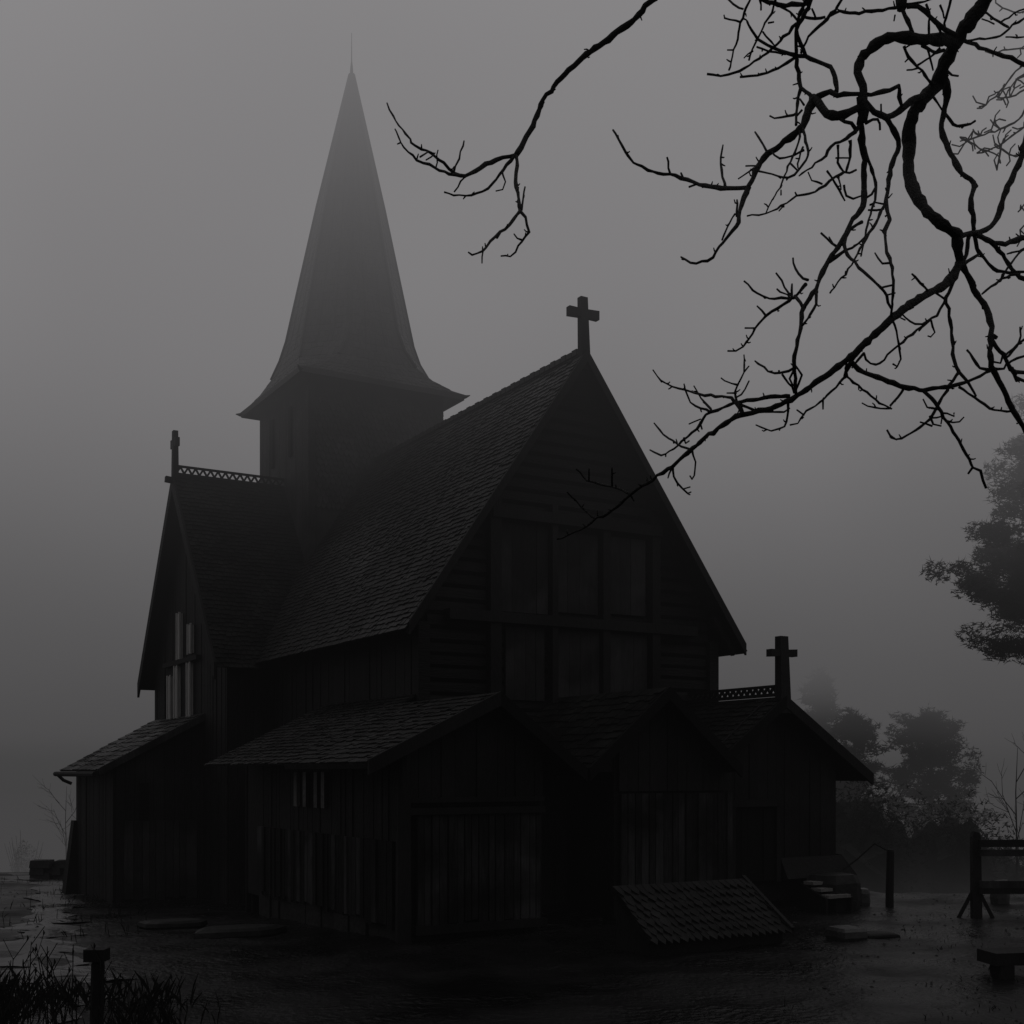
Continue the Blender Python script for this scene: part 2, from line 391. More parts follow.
# --- low gallery round the church: left side
gw = MB()
boards(gw, (-3.97, -5.9), (-3.97, -10.9), 1.15, 2.2, w=.15)
gw.box(-3.95, -3.85, -10.9, -5.2, .1, 2.3, .3)
boards(gw, (-3.97, -10.97), (-2.1, -10.97), 1.6, lambda s: min(2.12 + .497 * (s + .5), 2.12 + .77 * (1.87 - s + .35)), w=.15)
gw.prism([(-3.94, -10.95, .1), (-2.1, -10.95, .1), (-2.1, -10.95, 2.25), (-2.87, -10.95, 2.85), (-3.94, -10.95, 2.32)], (0, .08, 0), .3)
gw.box(-2.2, -2.08, -10.95, -8.6, .1, 2.3, .3); gw.box(-.98, -.88, -10.95, -8.6, .1, 2.3, .3)
gw.prism([(-1.6, -10.93, 2.0), (-.94, -10.93, 2.0), (.96, -10.93, 2.0), (-.34, -10.93, 3.02)], (0, .08, 0), .3)
gw.prism([(-.94, -10.93, .1), (.96, -10.93, .1), (.96, -10.93, 2.05), (-.94, -10.93, 2.05)], (0, .08, 0), .3)
boards(gw, (-.94, -10.97), (.96, -10.97), 1.75, lambda s: min(2.0 + .85 * (s + .62), 2.0 + .85 * (1.9 - s + .0)), w=.15)
gw.box(-2.1, -.96, -9.85, -9.75, .1, 2.6, .2)
gw.box(-3.9, -2.0, -5.3, -5.22, -1, 2.3, .3); gw.prism([(-3.9, -5.22, 2.2), (-2.5, -5.22, 2.2), (-2.5, -5.22, 3.0)], (0, -.08, 0), .3)
boards(gw, (-2.6, -5.2), (-3.97, -5.2), -1, lambda s: 3.0 - .497 * s, w=.15)
gal = gw.build('gallery_wall', M['tar'], ch)
pk = MB(); boards(pk, (-4.01, -5.9), (-4.01, -10.8), .18, 1.18, w=.12, th=.035, jit=.016, gap=.016, zjit=.04, tone='streak'); pk.build('plank_skirt', M['grey'], gal)
pk = MB(); boards(pk, (-3.86, -11.02), (-2.15, -11.02), .2, 1.5, w=.115, th=.035, jit=.014, gap=.016, zjit=.04, tone='worn'); pk.build('plank_front', M['grey'], gal)
pk = MB(); boards(pk, (-.92, -11.0), (.94, -11.0), .4, 1.72, w=.12, th=.035, jit=.014, gap=.014, zjit=.03, tone='worn'); pk.build('plank_front', M['grey'], gal)
for a_ in ((-4.0, -2.12, -11.10, -11.0, 1.50, 1.58), (-4.0, -2.12, -11.08, -11.0, 1.64, 1.70), (-3.9, -2.1, -11.12, -11.0, .10, .20)):
    pk = MB(); pk.box(*a_, .5); pk.build('rail', M['tar'], gal)
pk = MB(); pk.tube([(-4.03, -11.05, -.3), (-4.03, -11.05, .5), (-4.03, -11.05, 1.9), (-4.03, -11.05, 2.25)], [.10, .095, .085, .085], 10, .04, .6); pk.build('corner_post', M['tar'], gal)
for y, mt_ in ((-8.62, 'grey'), (-8.36, 'grey'), (-7.95, 'grey'), (-7.6, 'pale')):
    pk = MB(); pk.box(-4.06, -4.01, y - .06, y + .06, 1.52, 2.0, R.random()); pk.build('window_slat', M['slab' if mt_ == 'grey' else 'dimpale'], gal)
dm = MB(); boards(dm, (-2.0, -9.86), (-1.04, -9.86), .2, 1.75, w=.16, th=.04); dm.build('entrance_door', M['tar'], ch)

gr = MB()
slope(gr, (-4.58, -8.55, 2.1), (-4.58, -11.26, 2.1), (-2.87, -11.26, 2.95), (-2.87, -8.55, 2.95), expo=.13, w=.14)
slope(gr, (-4.58, -5.0, 2.1), (-4.58, -8.55, 2.1), (-2.58, -8.55, 3.095), (-2.58, -5.0, 3.095), expo=.11, w=.12, th=.008)
gr2 = MB(); slope(gr2, (-1.63, -11.26, 2.0), (-1.63, -8.5, 2.0), (-2.87, -8.5, 2.95), (-2.87, -11.26, 2.95), expo=.15, w=.15); gr2.build('porch_roof', M['dark'], ch)
gro = gr.build('gallery_roof', M['shingle'], ch)
barge((-4.62, -11.26, 2.07), (-2.87, -11.26, 2.91), (0, -1, 0), .08).build('bargeboard', M['tar'], gro)
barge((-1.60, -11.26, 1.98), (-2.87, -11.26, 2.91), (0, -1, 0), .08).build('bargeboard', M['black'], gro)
pr = MB()
slope(pr, (-1.63, -8.5, 2.0), (-1.63, -11.26, 2.0), (-.34, -11.26, 3.1), (-.34, -8.5, 3.1), expo=.15, w=.15)
slope(pr, (.92, -11.26, 2.05), (.92, -8.5, 2.05), (-.34, -8.5, 3.1), (-.34, -11.26, 3.1), expo=.15, w=.15)
pro = pr.build('porch_roof', M['dark'], ch)
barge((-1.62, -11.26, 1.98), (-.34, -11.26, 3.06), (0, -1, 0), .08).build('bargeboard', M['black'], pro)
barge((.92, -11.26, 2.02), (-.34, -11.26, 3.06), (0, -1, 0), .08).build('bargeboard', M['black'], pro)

# --- annex on the right
AX = 2.215
aw = MB()
boards(aw, (.96, -10.4), (3.5, -10.4), .42, lambda s: min(2.1 + .77 * (s + .1), 3.02 - .646 * (s - 1.22)), w=.17)
aw.prism([(.98, -10.38, .1), (3.47, -10.38, .1), (3.47, -10.38, 2.2), (2.18, -10.38, 2.98), (.98, -10.38, 2.1)], (0, .08, 0), .3)
boards(aw, (3.5, -10.4), (3.5, -5.9), .42, 2.2, w=.17); aw.box(3.4, 3.48, -10.35, -5.9, .1, 2.25, .3)
boards(aw, (3.5, -5.9), (2.6, -5.9), .3, 2.3, w=.17)
ann = aw.build('annex_wall', M['tar'], ch)
dm = MB(); boards(dm, (1.45, -10.45), (2.21, -10.45), .42, 1.46, w=.15, th=.03); door = dm.build('door', M['black'], ann)
dm = MB(); dm.box(1.36, 1.44, -10.53, -10.42, .4, 1.5, .5); dm.box(2.22, 2.30, -10.53, -10.42, .4, 1.5, .5); dm.box(1.34, 2.32, -10.54, -10.42, 1.5, 1.6, .5); dm.build('door_frame', M['tar'], ann)
sk = MB()
sk.hexa([(2.35, -10.62, .44), (3.72, -10.62, .44), (3.6, -10.44, .40), (2.35, -10.44, .40), (2.35, -10.47, .74), (3.56, -10.47, .74), (3.55, -10.43, .74), (2.35, -10.43, .74)], .4)
sk.hexa([(3.55, -10.6, .40), (3.76, -10.62, .44), (3.76, -6, .44), (3.55, -6, .40), (3.54, -10.45, .76), (3.58, -10.46, .76), (3.58, -6, .76), (3.54, -6, .76)], .4)
sk.build('skirt_board', M['tar'], ann)
ar = MB()
slope(ar, (3.99, -10.7, 1.92), (3.99, -5.6, 1.92), (AX, -5.6, 3.09), (AX, -10.7, 3.09), expo=.14, w=.14)
slope(ar, (.80, -8.5, 2.03), (.80, -10.7, 2.03), (AX, -10.7, 3.09), (AX, -8.5, 3.09), expo=.12, w=.13)
anr = ar.build('annex_roof', M['dark'], ch)
barge((4.02, -10.7, 1.90), (AX, -10.7, 3.05), (0, -1, 0), .08).build('bargeboard', M['tar'], anr)
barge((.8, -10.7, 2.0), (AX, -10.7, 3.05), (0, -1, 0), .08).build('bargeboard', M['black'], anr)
m = MB(); crest(m, (AX, -10.65, 3.1), (AX, -8.5, 3.1), .17, .125); m.build('ridge_crest', M['tar'], anr)
cross((AX, -10.66, 3.1), .86, .50, .165, .62, .095, 'x', -.03).build('roof_cross', M['tar'], anr)

# --- lean-to round the transept (left)
lw = MB()
boards(lw, (-5.04, 2.4), (-5.04, -1.0), -.7, 2.2, w=.16, zjit=.03); lw.box(-5.02, -4.94, -.95, 2.38, -.9, 2.2, .3)
boards(lw, (-5.04, -1.0), (-3.4, -1.0), -.5, lambda s: 2.18 + .556 * s, w=.16, zjit=.03)
lw.prism([(-5.0, -.97, -.7), (-3.4, -.97, -.7), (-3.4, -.97, 3.02), (-5.0, -.97, 2.15)], (0, .08, 0), .3)
boards(lw, (-3.4, 2.42), (-5.04, 2.42), -.8, lambda s: 3.05 - .53 * s, w=.16)
boards(lw, (-3.4, -1.0), (-3.4, -2.48), -1.2, 1.9, w=.16); boards(lw, (-3.4, -2.5), (-2.0, -2.5), -1.2, 1.9, w=.16)
lean = lw.build('side_gallery_wall', M['tar'], ch)
pk = MB(); boards(pk, (-4.9, -1.04), (-3.55, -1.04), -.35, 1.1, w=.15, th=.03, jit=.012, gap=.01, zjit=.03); pk.build('plank_skirt', M['panel'], lean)
pk = MB(); pk.box(-4.62, -4.45, -1.06, -1.02, 1.1, 1.8, .3); pk.build('window_opening', M['black'], lean)
lr = MB()
slope(lr, (-5.36, 2.55, 2.03), (-5.36, -1.12, 2.03), (-3.4, -1.12, 3.12), (-3.4, 2.55, 3.12), expo=.19, w=.22, th=.02)
lro = lr.build('side_gallery_roof', M['shingle'], ch)
barge((-5.40, -1.12, 2.0), (-3.4, -1.12, 3.08), (0, -1, 0), .06, .05).build('bargeboard', M['grey'], lro)
g = MB(); g.tube([(-5.44, 2.6, 1.96), (-5.44, -1.2, 1.96)], [.05, .05], 8); g.tube([(-5.42, 2.5, 1.95), (-5.3, 2.5, 1.83), (-5.14, 2.5, 1.76)], [.035] * 3, 6); g.build('gutter', M['tar'], lro)
# small sloping buttress board at the far corner of the left wall
bt = MB(); bt.hexa([(-5.32, 2.2, -.5), (-5.05, 2.2, -.5), (-5.05, 2.6, -.5), (-5.32, 2.6, -.5), (-5.14, 2.25, 1.0), (-5.05, 2.25, 1.0), (-5.05, 2.55, 1.0), (-5.14, 2.55, 1.0)], .3); bt.build('buttress', M['tar'], lean)

# --- stone footing
def footing(p0, p1, z0, z1, o):
    ft = MB()
    p0 = V((*p0, 0)); p1 = V((*p1, 0)); d = (p1 - p0).normalized(); n = V((d.y, -d.x, 0)); s = 0; ln = (p1 - p0).length
    while s < ln:
        e = min(ln, s + R.uniform(.3, .7)); t = n * R.uniform(-.03, .05)
        a = p0 + d * (s + .01) + t; b = p0 + d * (e - .01) + t; k = -n * .3
        up = V((0, 0, 1)); zt = z1 + R.uniform(-.06, 0)
        ft.hexa([a + up * z0, b + up * z0, b + k + up * z0, a + k + up * z0, a + up * zt, b + up * zt, b + k + up * zt, a + k + up * zt]); s = e
    ft.build('stone_footing', M['stone'], ch)
footing((-4.0, -10.95), (-2.1, -10.95), -.4, .15, 0); footing((-.95, -10.95), (.96, -10.95), -.4, .42, 0)
footing((.96, -10.3), (3.42, -10.3), -.4, .42, 0); footing((3.38, -10.3), (3.38, -6), -.6, .42, 0)
footing((-3.95, -5.8), (-3.95, -10.9), -.7, .2, 0); 

# ------------------------------------------------------------------ things round the church
def cl(x, y, z=0):  # church-local to world
    c, s = math.cos(rad(30.6)), math.sin(rad(30.6)); return V((-3.413 + x * c - y * s, 25.70 + x * s + y * c, z))
hz = rad(30.6)
# low shingled hatch in front of the porch
o = thing('shingled_hatch', 'low sloping shingle roof over a hatch, lying on the ground before the porch', 'hatch', cl(-1.1, -12.85, 0), hz)
h = MB(); slope(h, (-1.05, -.42, .16), (1.0, -.42, .16), (.97, .36, .70), (-1.0, .36, .70), th=.04, expo=.13, w=.105, point=.55); h.build('roof', M['hatch'], o)
h = MB(); h.prism([(-.95, -.36, -.2), (-.95, -.36, .12), (-.95, .34, .62), (-.95, .34, -.2)], (1.87, 0, 0), .3); h.build('frame', M['tar'], o)
h = MB(); h.bar((1.0, -.44, .17), (.98, .4, .72), .05, .05, tone=.9); h.build('edge_board', M['tar'], o)
# steps
o = thing('wooden_steps', 'three pale worn treads of low wooden steps beside the annex', 'steps', cl(2.75, -10.95, 0), hz)
for i in range(3):
    m = MB(); m.box(-.22, .22, -.30 + .15 * i, -.10 + .15 * i, .20 + .085 * i, .245 + .085 * i, .8); m.build('tread', M['dimpale'], o)
m = MB(); m.hexa([(-.27, -.3, -.3), (-.23, -.3, -.3), (-.23, .2, -.3), (-.27, .2, -.3), (-.27, -.3, .2), (-.23, -.3, .2), (-.23, .2, .38), (-.27, .2, .38)]); m.hexa([(.23, -.3, -.3), (.27, -.3, -.3), (.27, .2, -.3), (.23, .2, -.3), (.23, -.3, .2), (.27, -.3, .2), (.27, .2, .38), (.23, .2, .38)]); m.build('stringer', M['tar'], o)
# stones
def stone(name, x, y, w, d, h, label, mt, rz=0, z=None, cat='stone'):
    m = MB(); n = 9; vs = []
    prof = [(0.9, -.15), (1.0, .25), (.97, .75), (.80, 1.0)]
    jr = [R.uniform(.78, 1.1) for _ in range(n)]
    for q, zz in prof:
        for k in range(n):
            a = 2 * math.pi * k / n; r = jr[k] * q
            c_, s_ = math.cos(a), math.sin(a); c_ = math.copysign(abs(c_) ** .6, c_); s_ = math.copysign(abs(s_) ** .6, s_)
            vs.append((c_ * w / 2 * r, s_ * d / 2 * r, zz * h + R.uniform(-.03, .03) * h))
    fs = [(i * n + k, i * n + (k + 1) % n, (i + 1) * n + (k + 1) % n, (i + 1) * n + k) for i in range(3) for k in range(n)] + [tuple(range(n))[::-1], tuple(range(3 * n, 4 * n))]
    m.add(vs, fs, R.uniform(.3, .7)); o = m.build(name, mt)
    o.location = (x, y, (ground_z(x, y) if z is None else z)); o.rotation_euler[2] = rz
    return tag(o, label, cat)
p = at(850, 934, 14.6)
stone('stone_slab', 4.02, 14.75, .42, .5, .14, 'flat wet stone slab on the gravel right of the annex corner', M['slab'], .3)
stone('stone_slab', 4.45, 14.9, .5, .4, .05, 'thin flat stone lying flush in gravel right of the annex slab', M['stone'], .1)
stone('foundation_boulder', 4.75, 17.9, .9, .7, .5, 'dark rounded boulder at the foot of the annex corner', M['stone'], .5, cat='boulder')
stone('stone_block', 5.25, 18.3, .24, .3, .26, 'small pale stone block behind the dark boulder by the annex', M['slab'], .2)
stone('stone_block', 7.45, 18.6, .28, .2, .36, 'pale upright stone block seen below the fence rails', M['slab'], .1)
stone('flat_stone', -3.5, 15.6, 1.3, .6, .13, 'broad flat stone in front of the left plank wall', M['stone'], .5)
stone('flat_stone', -4.6, 16.6, .9, .5, .10, 'smaller flat stone at the left end of the plank wall', M['stone'], .4)
# rough retaining kerb of stones, far left by the edge of the plateau
o = thing('stone_wall', 'low dark dry stone wall at the edge of the hilltop left of the church', 'wall', (0, 0, 0))
for r in range(3):
    m = MB(); x = -12.6
    while x < -9.0:
        w = R.uniform(.3, .6); y = 32 + .3 * math.sin(x); z = ground_z(x, y) + .18 * r - .05
        m.hexa([(x + .01, y - .2, z), (x + w - .02, y - .22, z), (x + w - .02, y + .2, z), (x + .01, y + .2, z)] + [(x + .03, y - .17, z + .18 + R.uniform(0, .05)), (x + w - .04, y - .18, z + .18 + R.uniform(0, .05)), (x + w - .04, y + .17, z + .2), (x + .03, y + .17, z + .2)]); x += w
    m.build('stone_course', M['stone'], o)
# fence on the right
FY = 16.7
o = thing('rail_fence', 'dark timber fence with two double rails and braced post at the right edge', 'fence', (6.35, FY, 0))
zg = ground_z(6.35, FY)
m = MB(); m.hexa([(-.055, -.055, -.3), (.075, -.055, -.3), (.075, .055, -.3), (-.055, .055, -.3), (-.065, -.05, 1.11), (.05, -.05, 1.11), (.05, .05, 1.11), (-.065, .05, 1.11)]); m.hexa([(-.065, -.05, 1.111), (.05, -.05, 1.111), (.05, .05, 1.111), (-.065, .05, 1.111), (-.045, -.05, 1.19), (.03, -.05, 1.17), (.03, .05, 1.17), (-.045, .05, 1.19)]); m.build('post', M['tar'], o)
for z0, h_, mt, yy in ((1.03, .10, 'tar', -.11), (.90, .09, 'grey', -.10), (.47, .10, 'grey', -.11), (.385, .085, 'tar', -.10)):
    m = MB(); m.bar((.0, yy, z0), (1.7, yy + .02, z0 + .0), .05, h_, tone=.8); m.build('rail', M[mt], o)
for s in (-1, 1):
    m = MB(); m.bar((s * .26, -.1 * s, -.12), (s * .03, -.02 * s, .38), .05, .05); m.build('brace', M['tar'], o)
m = MB(); m.box(1.58, 1.72, -.07, .07, -.3, 1.12); m.build('post', M['tar'], o)
# plank bench at the right edge
o = thing('plank_bench', 'low heavy plank bench on the gravel at the right edge before the fence', 'bench', (0, 0, 0))
m = MB(); m.hexa([(4.66, 11.75, .13), (6.3, 12.0, .13), (6.15, 12.4, .13), (4.61, 12.1, .13), (4.66, 11.75, .25), (6.3, 12.0, .26), (6.15, 12.4, .26), (4.61, 12.1, .25)], .7); m.build('seat', M['tar'], o)
for x, y in ((4.78, 11.9), (6.0, 12.15)):
    m = MB(); m.box(x - .07, x + .07, y - .13, y + .13, -.15, .128); m.build('leg', M['tar'], o)
# posts
def post(name, x, y, r, zt, label, mt='tar', cap=None):
    z0 = ground_z(x, y); m = MB(); m.tube([(x, y, z0 - .3), (x, y, z0 + .2), (x + .01, y, zt - .03), (x + .01, y, zt)], [r * 1.05, r, r * .95, r * .8], 9, .05, .4)
    if cap:
        o = thing(name, label, 'post', (x, y, z0)); q = m.build('shaft', M[mt]); q.location = (-x, -y, -z0); q.parent = o
        c = MB(); c.box(-cap, cap, -cap, cap, zt - z0, zt - z0 + .09, .3); c.build('cap', M[mt], o)
    else: tag(m.build(name, M[mt]), label, 'post')
post('wooden_post', 5.62, 18.15, .06, .85, 'slim wooden post in fog between the annex and the fence')
post('wooden_post', -3.08, 9.05, .05, .60, 'short dark post with a square cap at lower left', cap=.075)
m = MB(); m.tube([(4.98, 18.4, .52), (5.2, 18.4, .68), (5.47, 18.4, .92)], [.014, .013, .011], 6); m.tube([(5.47, 18.4, .92), (5.6, 18.2, .83)], [.012, .012], 6)
tag(m.build('leaning_pole', M['tar']), 'thin dark pole slanting between the annex skirt and the slim post', 'pole')

# ------------------------------------------------------------------ bare tree in the foreground (overhead branches)
def crv(P, step=5.0):
    """Catmull-Rom through (x, y, r) points"""
    out = []; n = len(P)
    for i in range(n - 1):
        p0, p1, p2, p3 = P[max(i - 1, 0)], P[i], P[i + 1], P[min(i + 2, n - 1)]
        k = max(1, int(math.dist(p1[:2], p2[:2]) / step))
        for j in range(k):
            t = j / k
            out.append(tuple(.5 * (2 * p1[a] + (p2[a] - p0[a]) * t + (2 * p0[a] - 5 * p1[a] + 4 * p2[a] - p3[a]) * t * t + (3 * p1[a] - p0[a] - 3 * p2[a] + p3[a]) * t ** 3) for a in (0, 1)) + (lerp(p1[2], p2[2], t),))
    out.append(tuple(P[-1])); return out
def depth(x, y): return 5.3 + .32 * math.sin(x * .012 + 1) + .28 * math.sin(y * .015) + .15 * math.sin((x + y) * .031)
def limb(mb, pts, r0, r1, dev=0., sp=True, Y0=None, base=0.):
    n = len(pts); L_ = [0.]
    for i in range(1, n): L_.append(L_[-1] + math.dist(pts[i], pts[i - 1]))
    P = [(p[0], p[1], lerp(r0, r1, (l / L_[-1]) ** .8)) for p, l in zip(pts, L_)]
    C = crv(P); m = len(C); w = []; rr = []
    fine = r0 < 4
    for i, (x, y, r) in enumerate(C):
        t = i / (m - 1); Y = (depth(x, y) if Y0 is None else Y0) + base + dev * t ** 1.4
        jx = jy = 0
        if 0 < i < m - 1: jx, jy = R.gauss(0, .5), R.gauss(0, .5)
        w.append(at(x + jx, y + jy, Y)); rr.append(max(.72, (.96 if r > 2.5 else 1.04) * r * R.uniform(.80, 1.20)) * Y / F)
    mb.tube(w, rr, 9 if r0 > 3 else 6, .10 if r0 > 3 else .06)
    if sp:   # buds and short spurs
        for i in range(2, m - 1):
            if R.random() < (.24 if r0 < 3 else .16):
                x, y, r = C[i]; Y = (w[i]).y; a = R.uniform(0, 2 * math.pi); l = R.uniform(1.5, 4.5) + r
                mb.tube([w[i], w[i] + V((math.cos(a) * l * .6, R.uniform(-1, 1) * l * .4, math.sin(a) * l * .6)) * Y / F, w[i] + V((math.cos(a) * l, R.uniform(-1, 1) * l * .5, math.sin(a) * l + 1)) * Y / F], [.9 * Y / F, .8 * Y / F, .55 * Y / F], 5)
    return w
tree = thing('bare_tree', 'bare black foreground tree whose gnarled branches hang in from the upper right', 'tree', (5.6, 5.6, ground_z(5.6, 5.6)))
def tbuild(mb, name):
    o = mb.build(name, M['bark'], None, True); o.parent = tree; o.matrix_parent_inverse = tree.matrix_world.inverted(); o.location = (-5.6, -5.6, -ground_z(5.6, 5.6)); o.matrix_parent_inverse.identity(); return o
m = MB(); m.tube([(5.6, 5.6, -.3), (5.6, 5.6, .3), (5.5, 5.58, 2), (5.55, 5.5, 4), (5.4, 5.45, 6), (5.2, 5.4, 7.4), (4.9, 5.4, 8.6)], [.34, .27, .23, .21, .18, .13, .07], 12, .06); tbuild(m, 'trunk')
XP = (1700, -260)
# left hanging branch
m = MB()
limb(m, [(1680, -240), (1300, -300), (1000, -230), (800, -130), (700, -50), (652, 0), (635, 18), (604, 42), (582, 58), (561, 78), (544, 100), (533, 125), (524, 142), (516, 155)], 9, 2.4)
limb(m, [(516, 155), (502, 158), (486, 164), (475, 171), (465, 176)], 2.4, 2.0)
limb(m, [(465, 176), (454, 173), (444, 163), (427, 151), (415, 146), (400, 126), (393, 116), (387, 103)], 1.7, .8, .2)
limb(m, [(465, 176), (449, 174), (435, 167), (417, 159), (401, 143), (395, 129)], 1.7, .8, -.2)
limb(m, [(454, 171), (459, 158), (464, 141)], 1.2, .8, .1); limb(m, [(436, 167), (438, 150)], .9, .6)
limb(m, [(420, 157), (428, 152)], .8, .6); limb(m, [(426, 160), (435, 153)], .8, .6)
limb(m, [(465, 177), (458, 187), (454, 192)], .9, .7, .1)
limb(m, [(514, 156), (503, 170), (493, 183), (482, 192), (466, 196), (454, 195), (444, 192)], 1.7, .8, .25)
limb(m, [(502, 170), (505, 181), (503, 190), (496, 191)], 1.0, .7, .1)
limb(m, [(516, 155), (517, 167), (515, 181), (519, 198), (520, 211)], 2.0, 1.7)
limb(m, [(520, 211), (510, 224), (500, 232), (490, 242), (483, 251), (472, 254), (468, 252)], 1.7, .9, -.2); limb(m, [(483, 251), (482, 263)], .9, .7); limb(m, [(500, 232), (497, 238)], 2.0, 1.2)
limb(m, [(520, 211), (526, 218), (529, 232), (522, 241), (516, 252), (511, 257), (501, 256)], 1.4, .8, .2); limb(m, [(522, 240), (517, 238), (514, 234)], .9, .6)
limb(m, [(522, 210), (524, 198), (525, 187)], 1.1, .8); limb(m, [(520, 205), (519, 192)], .8, .6)
tbuild(m, 'branch')
# main limb and its lower branch
m = MB()
limb(m, [(1680, -240), (1400, -250), (1180, -200), (1070, -120), (1015, -50), (986, 0), (972, 18), (959, 37), (951, 53), (943, 68), (939, 82)], 12, 7.2)
limb(m, [(939, 82), (927, 96), (916, 109), (910, 125), (909, 144), (908, 166), (911, 184), (918, 198), (931, 215), (949, 229), (958, 235)], 7.4, 5.2)
limb(m, [(957, 233), (959, 252), (960, 266)], 5.6, 5.0)
limb(m, [(960, 263), (949, 281), (929, 293), (910, 304), (890, 320), (871, 338), (847, 360), (825, 376), (798, 395), (786, 402), (765, 410), (741, 416), (726, 423), (709, 435), (692, 449), (679, 460), (672, 467), (652, 480), (630, 495), (613, 510), (595, 519), (587, 527), (574, 533), (557, 539)], 4.9, .9)
T = [([(630, 494), (611, 486), (594, 483), (587, 480), (576, 469)], 1.3, .8), ([(612, 486), (612, 468)], 1.0, .8), ([(589, 481), (589, 469)], .9, .7), ([(595, 519), (582, 508), (573, 497), (567, 492)], 1.0, .7), ([(630, 494), (634, 501)], 1, .8),
     ([(673, 466), (674, 477), (682, 488), (688, 494), (691, 492)], 1.3, .8), ([(683, 489), (690, 487)], .8, .6), ([(672, 468), (669, 474), (668, 478)], .9, .7),
     ([(692, 450), (695, 462), (695, 475), (692, 480), (690, 476)], 1.2, .8), ([(692, 450), (682, 446), (669, 438), (660, 430), (654, 423)], 1.2, .8),
     ([(790, 396), (770, 397), (753, 400), (735, 403), (718, 410), (706, 414), (700, 424), (692, 433), (678, 445), (670, 452), (660, 455), (650, 450)], 2.2, .9), ([(701, 419), (689, 424)], .8, .6), ([(700, 422), (702, 429)], 1.0, .8), ([(684, 438), (686, 444), (689, 441)], 1.0, .7),
     ([(735, 403), (731, 398), (716, 396), (699, 394), (684, 390), (667, 384), (657, 377), (653, 370)], 1.6, .8), ([(712, 412), (710, 409), (701, 398), (694, 386)], 1.2, .7), ([(710, 412), (696, 406), (688, 398), (684, 384)], 1.2, .7),
     ([(737, 402), (734, 392), (738, 385), (744, 372), (744, 355)], 1.3, .7), ([(738, 385), (731, 384), (721, 378)], 1.0, .7), ([(736, 393), (727, 393)], 1.1, .8), ([(737, 397), (745, 390), (749, 381)], 1.1, .7), ([(744, 372), (749, 366)], .9, .6),
     ([(736, 402), (740, 408), (743, 415)], 2.2, 2.2), ([(739, 404), (760, 411), (784, 412), (790, 408)], 1.3, .9), ([(788, 403), (788, 411), (786, 421), (780, 429), (772, 431), (762, 428), (756, 425)], 1.3, .8)]
for q, a, b in T: limb(m, q, a, b, R.uniform(-.2, .2))
for q, a, b in [([(851, 362), (863, 372), (883, 379), (904, 387), (924, 390), (933, 388), (951, 387), (967, 382), (980, 376), (990, 371)], 3.0, 1.5), ([(923, 390), (935, 402), (941, 413), (951, 427), (961, 445), (973, 467), (980, 471), (984, 480), (986, 488)], 1.9, 1.2),
     ([(973, 467), (968, 474)], 1.4, 1.2), ([(960, 268), (949, 293), (946, 298), (949, 316), (952, 340), (954, 359), (959, 372)], 1.7, 1.8), ([(959, 372), (949, 386), (937, 407), (930, 419), (920, 427), (902, 438), (891, 438), (887, 430)], 1.8, .9), ([(890, 436), (897, 440)], 1.2, .8), ([(959, 372), (965, 378), (976, 396)], 1.7, .9), ([(959, 387), (974, 398), (994, 410), (1012, 411)], 1.2, 1.2),
     ([(930, 416), (933, 425), (941, 426)], 1.2, .8), ([(932, 426), (920, 422)], 1.1, .8), ([(941, 413), (954, 416), (954, 413)], 1.0, .8), ([(947, 421), (959, 422), (964, 417)], 1.1, .7), ([(937, 409), (927, 407), (923, 399)], 1.1, .7), ([(930, 418), (943, 416)], .9, .7), ([(941, 413), (941, 424)], .9, .7),
     ([(904, 388), (890, 406)], 1.4, 1.1), ([(891, 408), (875, 408), (862, 403)], 1.1, .7), ([(847, 364), (847, 376), (867, 392), (884, 406), (892, 409)], 1.4, .9), ([(850, 364), (846, 372), (845, 377)], 2.2, 1.8), ([(845, 377), (824, 399), (804, 414), (798, 423), (790, 425)], 1.2, .8), ([(823, 400), (823, 409)], .9, .7), ([(804, 415), (797, 410)], .9, .7),
     ([(946, 298), (937, 314), (922, 324), (910, 322), (902, 314)], 1.5, .9), ([(930, 320), (912, 334), (898, 345), (884, 359), (876, 365), (866, 359), (864, 353)], 1.4, 1.0), ([(931, 320), (934, 332), (931, 337), (928, 336)], 1.1, .9), ([(924, 325), (919, 331)], 1, .8), ([(928, 291), (912, 274)], 1.2, 1.0), ([(936, 293), (946, 300)], 1.4, 1.2), ([(905, 320), (901, 318)], 1, .8),
     ([(864, 353), (858, 360), (852, 368)], 1.2, 1), ([(868, 341), (858, 354), (850, 364)], 1.2, 1.2)]: limb(m, q, a, b)
tbuild(m, 'branch')
